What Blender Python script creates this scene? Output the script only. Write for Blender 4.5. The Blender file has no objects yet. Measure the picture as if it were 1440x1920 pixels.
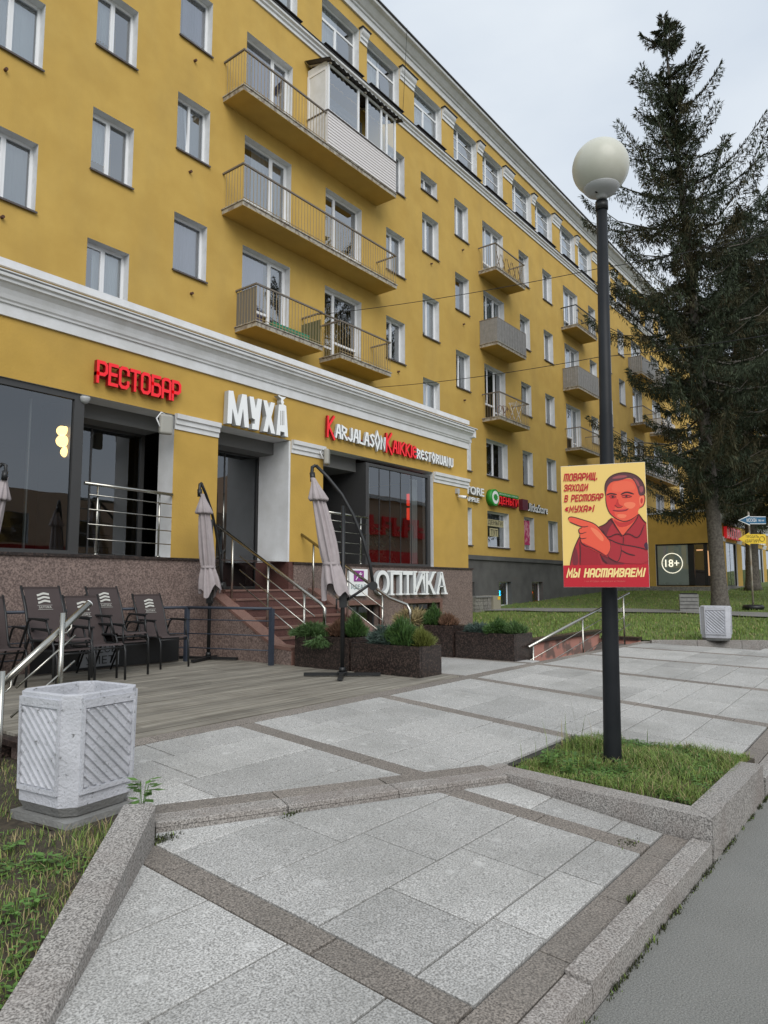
import bpy, math, random
import numpy as np
from mathutils import Vector, Matrix
random.seed(7); rng = np.random.default_rng(7)
SC = bpy.context.scene; COL = SC.collection
# ---------------------------------------------------------------- camera, sky, sun, exposure
F = 1331.0; PITCH = math.atan(136/F); YAW = math.atan(1035/math.hypot(F, 136))
EYE = Vector((0, 0, 1.1))
FW = Vector((math.cos(YAW)*math.cos(PITCH), math.sin(YAW)*math.cos(PITCH), math.sin(PITCH)))
RT = Vector((math.sin(YAW), -math.cos(YAW), 0)); UP = RT.cross(FW)
cam = bpy.data.cameras.new('camera'); camo = bpy.data.objects.new('camera', cam); COL.objects.link(camo)
camo.matrix_world = Matrix.Translation(EYE) @ Matrix((RT, UP, -FW)).transposed().to_4x4()
cam.sensor_fit = 'HORIZONTAL'; cam.sensor_width = 36; cam.lens = 36*F/1440; cam.clip_end = 3000; cam.clip_start = 0.05
SC.camera = camo
SUN_EL, SUN_AZ = math.radians(38), math.radians(233)      # azimuth of the sun measured from +X, anticlockwise
w = bpy.data.worlds.new('World'); SC.world = w; w.use_nodes = True; nt = w.node_tree; N = nt.nodes; N.clear()
out = N.new('ShaderNodeOutputWorld'); bg = N.new('ShaderNodeBackground'); sky = N.new('ShaderNodeTexSky')
sky.sky_type = 'NISHITA'; sky.sun_disc = False; sky.sun_elevation = SUN_EL; sky.sun_rotation = math.radians(90)-SUN_AZ
sky.dust_density = 3
tc = N.new('ShaderNodeTexCoord'); mp = N.new('ShaderNodeMapping'); mp.inputs['Scale'].default_value = (1, 1, 2.2)
no = N.new('ShaderNodeTexNoise'); no.inputs['Scale'].default_value = 2.6; no.inputs['Detail'].default_value = 5; no.inputs['Roughness'].default_value = .52
cr = N.new('ShaderNodeValToRGB'); cr.color_ramp.elements[0].position = .3; cr.color_ramp.elements[1].position = .72
cr.color_ramp.elements[0].color = (7.7, 8.6, 9.75, 1); cr.color_ramp.elements[1].color = (9.7, 10.4, 11.1, 1)
mx = N.new('ShaderNodeMix'); mx.data_type = 'RGBA'; mx.inputs['Factor'].default_value = .93
L = nt.links
L.new(tc.outputs['Generated'], mp.inputs[0]); L.new(mp.outputs[0], no.inputs[0]); L.new(no.outputs[0], cr.inputs[0])
L.new(sky.outputs[0], mx.inputs['A']); L.new(cr.outputs[0], mx.inputs['B']); L.new(mx.outputs['Result'], bg.inputs[0])
bg.inputs[1].default_value = .0655; L.new(bg.outputs[0], out.inputs[0])
sl = bpy.data.lights.new('sun', 'SUN'); sl.energy = 1.5; sl.angle = math.radians(45); sl.color = (1, .97, .93)
so = bpy.data.objects.new('sun', sl); COL.objects.link(so)
sd = Vector((math.cos(SUN_EL)*math.cos(SUN_AZ), math.cos(SUN_EL)*math.sin(SUN_AZ), math.sin(SUN_EL)))
so.rotation_euler = sd.to_track_quat('Z', 'Y').to_euler(); so.location = (-10, -10, 30)
SC.view_settings.view_transform = 'Standard'; SC.view_settings.look = 'None'; SC.view_settings.exposure = 0.44
SC.view_settings.gamma = 1; SC.view_settings.use_curve_mapping = False
SC.render.engine = 'CYCLES'; SC.cycles.max_bounces = 8; SC.cycles.transparent_max_bounces = 16

# ---------------------------------------------------------------- placing helpers (photo pixel + plane -> point)
def ray(x, y): return FW + RT*((x-720)/F) - UP*((y-960)/F)
def atY(x, y, Y): d = ray(x, y); return EYE + d*(Y/d.y)
def atX(x, y, X): d = ray(x, y); return EYE + d*(X/d.x)
def atZ(x, y, z=0): d = ray(x, y); return EYE + d*((z-EYE.z)/d.z)
def atD(x, y, dist): return EYE + ray(x, y)*dist
# ---------------------------------------------------------------- materials
def S(r, g, b):
    f = lambda c: (c/255/12.92) if c <= 10 else ((c/255+.055)/1.055)**2.4
    return (f(r), f(g), f(b), 1)
def sc(c, k): return (min(1, c[0]*k), min(1, c[1]*k), min(1, c[2]*k), 1)
MATS = {}
def mat(name, col, rough=.7, metal=0., c2=None, scale=6, lo=.35, hi=.65, bump=0, bscale=40, spec=.5, emit=None, estr=0, island=0, detail=6, c3=None, scale3=1.3, amt3=.4, objrand=0, coat=0, stretch=None, spots=None, stretch3=None, t3lo=.45, t3hi=.75):
    if name in MATS: return MATS[name]
    m = bpy.data.materials.new(name); m.use_nodes = True; t = m.node_tree; n = t.nodes; l = t.links
    b = n['Principled BSDF']; b.inputs['Base Color'].default_value = col; b.inputs['Roughness'].default_value = rough
    b.inputs['Metallic'].default_value = metal; b.inputs['Specular IOR Level'].default_value = spec
    if coat: b.inputs['Coat Weight'].default_value = coat; b.inputs['Coat Roughness'].default_value = .08
    src = None
    g = n.new('ShaderNodeNewGeometry')
    pos = g.outputs['Position']
    if stretch:
        vm = n.new('ShaderNodeVectorMath'); vm.operation = 'MULTIPLY'; vm.inputs[1].default_value = stretch; l.new(pos, vm.inputs[0]); pos = vm.outputs[0]
    if c2 is not None:
        t1 = n.new('ShaderNodeTexNoise'); t1.inputs['Scale'].default_value = scale; t1.inputs['Detail'].default_value = detail
        r1 = n.new('ShaderNodeValToRGB'); r1.color_ramp.elements[0].position = lo; r1.color_ramp.elements[1].position = hi
        r1.color_ramp.elements[0].color = col; r1.color_ramp.elements[1].color = c2
        l.new(pos, t1.inputs['Vector']); l.new(t1.outputs[0], r1.inputs[0]); src = r1.outputs[0]
    if c3 is not None:
        t3 = n.new('ShaderNodeTexNoise'); t3.inputs['Scale'].default_value = scale3; t3.inputs['Detail'].default_value = 7; t3.inputs['Roughness'].default_value = .62
        r3 = n.new('ShaderNodeMapRange'); r3.inputs[1].default_value = t3lo; r3.inputs[2].default_value = t3hi; r3.inputs[4].default_value = amt3
        mx = n.new('ShaderNodeMix'); mx.data_type = 'RGBA'; mx.inputs['B'].default_value = c3
        if src: l.new(src, mx.inputs['A'])
        else: mx.inputs['A'].default_value = col
        p3 = g.outputs['Position']
        if stretch3:
            v3 = n.new('ShaderNodeVectorMath'); v3.operation = 'MULTIPLY'; v3.inputs[1].default_value = stretch3; l.new(p3, v3.inputs[0]); p3 = v3.outputs[0]
        l.new(p3, t3.inputs['Vector']); l.new(t3.outputs[0], r3.inputs[0]); l.new(r3.outputs[0], mx.inputs['Factor']); src = mx.outputs['Result']
    if spots:
        vo = n.new('ShaderNodeTexVoronoi'); vo.inputs['Scale'].default_value = spots[0]; nz = n.new('ShaderNodeTexNoise'); nz.inputs['Scale'].default_value = 30; ad = n.new('ShaderNodeVectorMath'); ad.operation = 'MULTIPLY_ADD'; ad.inputs[1].default_value = (.03,)*3
        l.new(g.outputs['Position'], nz.inputs['Vector']); l.new(nz.outputs['Color'], ad.inputs[0]); l.new(g.outputs['Position'], ad.inputs[2]); l.new(ad.outputs[0], vo.inputs['Vector'])
        ms_ = n.new('ShaderNodeMapRange'); ms_.inputs[1].default_value = spots[1]; ms_.inputs[2].default_value = spots[1]*.6; ms_.inputs[4].default_value = spots[3]
        mz = n.new('ShaderNodeMix'); mz.data_type = 'RGBA'; mz.inputs['B'].default_value = spots[2]; l.new(src, mz.inputs['A']); l.new(vo.outputs['Distance'], ms_.inputs[0]); l.new(ms_.outputs[0], mz.inputs['Factor']); src = mz.outputs['Result']
    if island or objrand:
        h = n.new('ShaderNodeHueSaturation'); mr = n.new('ShaderNodeMapRange')
        k = island or objrand
        mr.inputs[3].default_value = 1-k; mr.inputs[4].default_value = 1+k
        if island: l.new(g.outputs['Random Per Island'], mr.inputs[0])
        else:
            oi = n.new('ShaderNodeObjectInfo'); l.new(oi.outputs['Random'], mr.inputs[0])
        l.new(mr.outputs[0], h.inputs['Value'])
        if src: l.new(src, h.inputs['Color'])
        else: h.inputs['Color'].default_value = col
        src = h.outputs[0]
    if src: l.new(src, b.inputs['Base Color'])
    if bump:
        tb = n.new('ShaderNodeTexNoise'); tb.inputs['Scale'].default_value = bscale; tb.inputs['Detail'].default_value = 5
        bp = n.new('ShaderNodeBump'); bp.inputs['Strength'].default_value = bump; bp.inputs['Distance'].default_value = .01
        l.new(pos, tb.inputs['Vector']); l.new(tb.outputs[0], bp.inputs['Height']); l.new(bp.outputs[0], b.inputs['Normal'])
    if emit is not None:
        b.inputs['Emission Color'].default_value = emit; b.inputs['Emission Strength'].default_value = estr
    MATS[name] = m; return m
def glass(name, tint, boost=1.0, base=.03):
    m = bpy.data.materials.new(name); m.use_nodes = True; t = m.node_tree; n = t.nodes; l = t.links; n.clear()
    o = n.new('ShaderNodeOutputMaterial'); tr = n.new('ShaderNodeBsdfTransparent'); gl = n.new('ShaderNodeBsdfGlossy'); mx = n.new('ShaderNodeMixShader')
    tr.inputs[0].default_value = tint; gl.inputs['Roughness'].default_value = .0; gl.inputs[0].default_value = (.93, .96, 1, 1)
    fr = n.new('ShaderNodeFresnel'); fr.inputs[0].default_value = 1.5; ma = n.new('ShaderNodeMath'); ma.operation = 'MULTIPLY_ADD'
    ma.inputs[1].default_value = boost; ma.inputs[2].default_value = base; ma.use_clamp = True
    nz = n.new('ShaderNodeTexNoise'); nz.inputs['Scale'].default_value = 1.1; g = n.new('ShaderNodeNewGeometry'); bp = n.new('ShaderNodeBump')
    bp.inputs['Strength'].default_value = .03; bp.inputs['Distance'].default_value = .04
    l.new(g.outputs['Position'], nz.inputs['Vector']); l.new(nz.outputs[0], bp.inputs['Height']); l.new(bp.outputs[0], gl.inputs['Normal'])
    l.new(fr.outputs[0], ma.inputs[0]); l.new(ma.outputs[0], mx.inputs[0]); l.new(tr.outputs[0], mx.inputs[1]); l.new(gl.outputs[0], mx.inputs[2]); l.new(mx.outputs[0], o.inputs[0])
    MATS[name] = m; return m

STUCCO = mat('ochre_stucco', (.555, .365, .09, 1), .9, c2=(.50, .32, .074, 1), scale=1.3, c3=(.34, .235, .075, 1), scale3=.8, amt3=.32, bump=.35, bscale=26, stretch3=(1.2, 1, .5))
STUCCO2 = mat('ochre_stucco_portico', (.53, .335, .072, 1), .9, c2=(.475, .30, .062, 1), scale=2.2, c3=(.34, .225, .07, 1), scale3=.8, amt3=.35, bump=.3, bscale=30)
WHITE = mat('white_trim_paint', (.70, .71, .72, 1), .7, c2=(.64, .65, .65, 1), scale=5, c3=(.40, .39, .36, 1), scale3=2.6, amt3=.28, bump=.15, bscale=30)
UPVC = mat('white_window_plastic', (.78, .79, .80, 1), .35)
SILL = mat('brown_metal_sill', (.085, .07, .065, 1), .5)
DARKF = mat('dark_grey_shopfront_frame', (.045, .045, .045, 1), .4)
DKPL = mat('dark_grey_plinth_render', (.075, .075, .073, 1), .9, c2=(.10, .10, .096, 1), scale=1.6, c3=(.2, .2, .19, 1), scale3=.9, amt3=.25, bump=.3, bscale=30)
GRAN = mat('brown_granite_cladding', (.105, .075, .066, 1), .55, c2=(.29, .215, .185, 1), scale=48, lo=.38, hi=.64, c3=(.12, .09, .08, 1), scale3=1.5, amt3=.3)
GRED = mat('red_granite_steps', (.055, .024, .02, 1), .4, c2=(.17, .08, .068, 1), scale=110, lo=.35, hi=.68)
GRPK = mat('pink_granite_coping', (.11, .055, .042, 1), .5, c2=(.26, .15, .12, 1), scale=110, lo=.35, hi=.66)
GDK = mat('dark_brown_polished_granite', (.013, .009, .008, 1), .35, c2=(.11, .075, .062, 1), scale=55, lo=.47, hi=.72, spec=.6)
TILE = mat('grey_granite_slab', (.20, .197, .188, 1), .75, c2=(.60, .595, .575, 1), scale=130, lo=.34, hi=.65, detail=3, c3=(.20, .20, .185, 1), scale3=1.1, amt3=.6, bump=.25, bscale=150, objrand=.13, spots=(4.2, .15, (.62, .62, .60, 1), .35))
BAND = mat('brown_granite_band', (.085, .075, .066, 1), .75, c2=(.37, .33, .29, 1), scale=125, lo=.34, hi=.68, detail=3, c3=(.15, .14, .125, 1), scale3=1.4, amt3=.5, bump=.25, bscale=150, objrand=.12)
KERB = mat('grey_granite_kerb', (.115, .108, .10, 1), .75, c2=(.49, .465, .435, 1), scale=125, lo=.35, hi=.66, detail=3, c3=(.2, .16, .14, 1), scale3=2.2, amt3=.6, bump=.35, bscale=120, objrand=.06)
ASPH = mat('asphalt', (.125, .126, .118, 1), .9, c2=(.27, .27, .25, 1), scale=150, c3=(.27, .27, .255, 1), scale3=.9, amt3=.55, bump=.6, bscale=170)
JOINT = mat('joint_dirt', (.035, .033, .028, 1), .95)
WOOD = mat('weathered_deck_board', (.15, .135, .108, 1), .8, c2=(.30, .28, .235, 1), scale=9, c3=(.12, .105, .085, 1), scale3=3, amt3=.5, bump=.4, bscale=60, objrand=.22, stretch=(.12, 3.2, 1))
SOIL = mat('soil', (.035, .028, .02, 1), .95, c2=(.075, .06, .04, 1), scale=22, bump=.8, bscale=50)
LAWN = mat('lawn_ground', (.075, .12, .024, 1), .95, c2=(.13, .17, .042, 1), scale=2.5, c3=(.11, .12, .05, 1), scale3=6, amt3=.5, bump=.8, bscale=60)
BLADE = mat('grass_blade', (.10, .18, .03, 1), .7, c2=(.19, .25, .055, 1), scale=7, island=.4)
DRY = mat('dry_grass', (.32, .26, .13, 1), .8, island=.3)
LEAF = mat('weed_leaf', (.085, .18, .035, 1), .6, island=.4)
NEED = mat('spruce_needles', (.036, .047, .030, 1), .9, c2=(.066, .082, .052, 1), scale=1.2, island=.45, spec=.1)
NEEDB = mat('spruce_needles_brown', (.070, .060, .034, 1), .9, c2=(.048, .052, .03, 1), scale=1.5, island=.45, spec=.1)
BARK = mat('spruce_bark', (.075, .065, .055, 1), .95, c2=(.15, .135, .115, 1), scale=13, bump=1, bscale=25)
STEEL = mat('stainless_steel', (.44, .43, .39, 1), .25, 1.0)
BLKM = mat('black_painted_metal', (.012, .013, .014, 1), .45)
POLE = mat('black_lamp_post_paint', (.011, .013, .016, 1), .5, c2=(.016, .018, .021, 1), scale=5, bump=.1, bscale=20, spec=.25)
GLOBE = mat('ivory_lamp_globe', (.58, .58, .50, 1), .3, c2=(.54, .54, .46, 1), scale=8, spec=.3)
GREYP = mat('grey_plastic', (.40, .41, .41, 1), .45)
SPKR = mat('beige_grey_speaker_plastic', (.33, .325, .29, 1), .5)
BLUF = mat('blue_grey_painted_fence', (.035, .045, .065, 1), .5)
CLOTH = mat('pale_mauve_parasol_cloth', (.40, .355, .36, 1), .9, c2=(.36, .32, .325, 1), scale=14, bump=.2, bscale=90)
SLING = mat('dark_brown_sling_mesh', (.058, .043, .042, 1), .85, bump=.3, bscale=400)
LOGOW = mat('pale_grey_print', (.50, .50, .46, 1), .8)
BINW = mat('whitewashed_concrete', (.54, .55, .59, 1), .85, c2=(.43, .44, .47, 1), scale=5, lo=.4, hi=.7, c3=(.06, .06, .055, 1), scale3=34, amt3=1.0, t3lo=.60, t3hi=.74, bump=.7, bscale=70)
CONC = mat('raw_concrete', (.20, .20, .195, 1), .9, c2=(.28, .28, .27, 1), scale=12, c3=(.09, .09, .08, 1), scale3=6, amt3=.5, bump=.7, bscale=60)
PEEL = mat('peeling_slab_edge', (.40, .37, .31, 1), .9, c2=(.22, .18, .14, 1), scale=9, lo=.45, hi=.6, bump=.6, bscale=40)
RAILB = mat('ochre_painted_railing', (.36, .26, .12, 1), .6, c2=(.30, .24, .15, 1), scale=8)
RAILT = mat('brown_grey_handrail', (.17, .145, .12, 1), .6)
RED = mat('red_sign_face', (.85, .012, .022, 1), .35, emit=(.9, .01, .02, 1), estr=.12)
REDS = mat('red_sign_side', (.28, .006, .008, 1), .4)
WSIGN = mat('white_sign_face', (.88, .90, .90, 1), .35)
WSIDE = mat('grey_sign_side', (.42, .44, .45, 1), .5)
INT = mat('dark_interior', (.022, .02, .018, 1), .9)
INT2 = mat('room_wallpaper', (.14, .13, .12, 1), .9)
CURT = [mat('curtain_white', (.70, .71, .70, 1), .9), mat('curtain_grey', (.34, .36, .37, 1), .9), mat('curtain_lilac', (.33, .30, .40, 1), .9)]
GLW = glass('window_glass', (.80, .86, .88, 1), 1.6, .24)
GLS = glass('shopfront_glass', (.60, .64, .64, 1), 1.3, .085)
GREEN = mat('green_box', (.03, .22, .12, 1), .5); OLIVE = mat('olive_cloth', (.13, .13, .06, 1), .9)
ROOFM = mat('dark_metal_flashing', (.05, .045, .045, 1), .5)
PANEL = mat('grey_balcony_panel', (.27, .26, .25, 1), .7, c2=(.22, .215, .205, 1), scale=7)
SIDING = mat('white_plastic_siding', (.66, .63, .62, 1), .5)
PINKP = mat('peeling_pink_plaster', (.50, .24, .19, 1), .9, c2=(.20, .13, .11, 1), scale=2.2, lo=.5, hi=.56, detail=8, bump=.4, bscale=30)
STONEB = mat('grey_stone_block', (.15, .145, .13, 1), .85, c2=(.26, .25, .22, 1), scale=14, bump=.6, bscale=30, objrand=.2)
YEL = mat('yellow_sign', (.80, .55, .03, 1), .5); BLUE = mat('blue_sign', (.015, .12, .24, 1), .5); BLK = mat('black_print', (.01, .01, .01, 1), .6)
# ---------------------------------------------------------------- mesh builder
class MB:
    def __init__(s): s.v = []; s.f = []; s.m = []; s.sm = []
    def face(s, pts, m=0, smooth=False):
        i = len(s.v); s.v += [tuple(p) for p in pts]; s.f.append(tuple(range(i, i+len(pts)))); s.m.append(m); s.sm.append(smooth)
    def hexa(s, c, m=0):   # 8 corners: bottom 4 ccw, top 4 ccw
        i = len(s.v); s.v += [tuple(p) for p in c]
        for q in ((3, 2, 1, 0), (4, 5, 6, 7), (0, 1, 5, 4), (1, 2, 6, 5), (2, 3, 7, 6), (3, 0, 4, 7)):
            s.f.append(tuple(i+k for k in q)); s.m.append(m); s.sm.append(False)
    def box(s, x0, x1, y0, y1, z0, z1, m=0):
        s.hexa([(x0, y0, z0), (x1, y0, z0), (x1, y1, z0), (x0, y1, z0), (x0, y0, z1), (x1, y0, z1), (x1, y1, z1), (x0, y1, z1)], m)
    def obox(s, c, ax, hx, ay, hy, z0, z1, m=0):   # box with its own horizontal axes
        P = []
        for z in (z0, z1):
            for a, b in ((-1, -1), (1, -1), (1, 1), (-1, 1)):
                P.append((c[0]+ax[0]*hx*a+ay[0]*hy*b, c[1]+ax[1]*hx*a+ay[1]*hy*b, z))
        s.hexa(P, m)
    def prism(s, poly, d0, d1, fn, m=0, ms=None):   # poly 2D ccw, fn(u,v,d)->xyz
        n = len(poly); ms = m if ms is None else ms
        i = len(s.v); s.v += [tuple(fn(u, v, d0)) for u, v in poly] + [tuple(fn(u, v, d1)) for u, v in poly]
        s.f.append(tuple(reversed(range(i, i+n)))); s.m.append(m); s.f.append(tuple(range(i+n, i+2*n))); s.m.append(m); s.sm += [False]*2
        for k in range(n):
            k2 = (k+1) % n; s.f.append((i+k, i+k2, i+n+k2, i+n+k)); s.m.append(ms); s.sm.append(False)
    def tube(s, pts, r, n=8, m=0, cap=True, smooth=True):
        pts = [Vector(p) for p in pts]; R = r if hasattr(r, '__len__') else [r]*len(pts)
        i0 = len(s.v); up = None
        for k, p in enumerate(pts):
            t = (pts[min(k+1, len(pts)-1)]-pts[max(k-1, 0)]).normalized()
            if up is None: up = Vector((0, 0, 1)) if abs(t.z) < .9 else Vector((1, 0, 0))
            a = t.cross(up).normalized(); b = a.cross(t).normalized(); up = b
            for j in range(n):
                an = 2*math.pi*j/n; s.v.append(tuple(p + a*(math.cos(an)*R[k]) + b*(math.sin(an)*R[k])))
        for k in range(len(pts)-1):
            for j in range(n):
                j2 = (j+1) % n; a = i0+k*n
                s.f.append((a+j, a+j2, a+n+j2, a+n+j)); s.m.append(m); s.sm.append(smooth)
        if cap:
            s.f.append(tuple(reversed(range(i0, i0+n)))); e = i0+(len(pts)-1)*n; s.f.append(tuple(range(e, e+n))); s.m += [m, m]; s.sm += [False]*2
    def lathe(s, prof, c, n=24, m=0, rad=None, cap=True, smooth=True):  # prof [(r,z)], c centre (callable by z or tuple)
        i0 = len(s.v)
        for r, z in prof:
            cx, cy = c(z) if callable(c) else (c[0], c[1])
            for j in range(n):
                an = 2*math.pi*j/n; rr = r*(rad(an, z) if rad else 1); s.v.append((cx+math.cos(an)*rr, cy+math.sin(an)*rr, z))
        for k in range(len(prof)-1):
            for j in range(n):
                j2 = (j+1) % n; a = i0+k*n; s.f.append((a+j, a+j2, a+n+j2, a+n+j)); s.m.append(m); s.sm.append(smooth)
        if cap:
            s.f.append(tuple(reversed(range(i0, i0+n)))); e = i0+(len(prof)-1)*n; s.f.append(tuple(range(e, e+n))); s.m += [m, m]; s.sm += [False]*2
    def mesh(s, name, mats):
        me = bpy.data.meshes.new(name); me.from_pydata(s.v, [], s.f)
        for x in (mats if isinstance(mats, (list, tuple)) else [mats]): me.materials.append(x)
        me.polygons.foreach_set('material_index', s.m); me.polygons.foreach_set('use_smooth', s.sm); me.update(); return me
def child(o, p):
    if p is not None:
        o.parent = p; o.matrix_parent_inverse = wm(p).inverted()
def wm(o):
    m = Matrix.LocRotScale(o.location, o.rotation_euler, o.scale)
    return (wm(o.parent) @ o.matrix_parent_inverse @ m) if o.parent else m
def put(me, name, parent=None, loc=(0, 0, 0), rz=0):
    o = bpy.data.objects.new(name, me); COL.objects.link(o); o.location = loc; o.rotation_euler.z = rz; child(o, parent); return o
def obj(name, mb, mats, parent=None, loc=(0, 0, 0), rz=0): return put(mb.mesh(name, mats), name, parent, loc, rz)
def tag(o, label, cat, group=None):
    o['label'] = label; o['category'] = cat
    if group: o['group'] = group
    return o
def thing(name, label, cat, loc=(0, 0, 0), rz=0, group=None):
    o = bpy.data.objects.new(name, None); COL.objects.link(o); o.location = loc; o.rotation_euler.z = rz; o.empty_display_size = .2
    return tag(o, label, cat, group)
def struct(o): o['kind'] = 'structure'; return o
def stuff(o): o['kind'] = 'stuff'; return o
def copy_tree(o, parent=None, loc=None, rz=None):
    c = o.copy(); COL.objects.link(c)
    if parent is not None: c.parent = parent
    if loc is not None: c.location = loc
    if rz is not None: c.rotation_euler.z = rz
    for ch in list(o.children): copy_tree(ch, c)
    return c
def part(name, parent, mats, fn):
    b = MB(); fn(b); return obj(name, b, mats, parent)
# wall with rectangular holes in a vertical plane. P(u, z, d) -> point, d = depth behind the face
def holed(mb, P, u0, u1, z0, z1, holes, depth=.2, m=0, mr=1, flip=False, mback=None):
    us = sorted({u0, u1} | {h[k] for h in holes for k in (0, 1) if u0 < h[k] < u1}); zs = sorted({z0, z1} | {h[k] for h in holes for k in (2, 3) if z0 < h[k] < z1})
    def q(a, b, c, d, mm): mb.face([a, b, c, d] if not flip else [d, c, b, a], mm)
    for i in range(len(us)-1):
        run = None
        for j in range(len(zs)-1):
            cu, cz = (us[i]+us[i+1])/2, (zs[j]+zs[j+1])/2
            hole = any(h[0] < cu < h[1] and h[2] < cz < h[3] for h in holes)
            if not hole and run is None: run = zs[j]
            if (hole or j == len(zs)-2) and run is not None:
                top = zs[j] if hole else zs[j+1]
                if hole or True: q(P(us[i], run, 0), P(us[i+1], run, 0), P(us[i+1], top, 0), P(us[i], top, 0), m)
                run = None
    for a, b, c, d, *r in holes:
        dp = r[0] if r else depth
        q(P(a, c, 0), P(a, d, 0), P(a, d, dp), P(a, c, dp), mr); q(P(b, d, 0), P(b, c, 0), P(b, c, dp), P(b, d, dp), mr)
        q(P(a, d, 0), P(b, d, 0), P(b, d, dp), P(a, d, dp), mr); q(P(b, c, 0), P(a, c, 0), P(a, c, dp), P(b, c, dp), mr)
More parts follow.
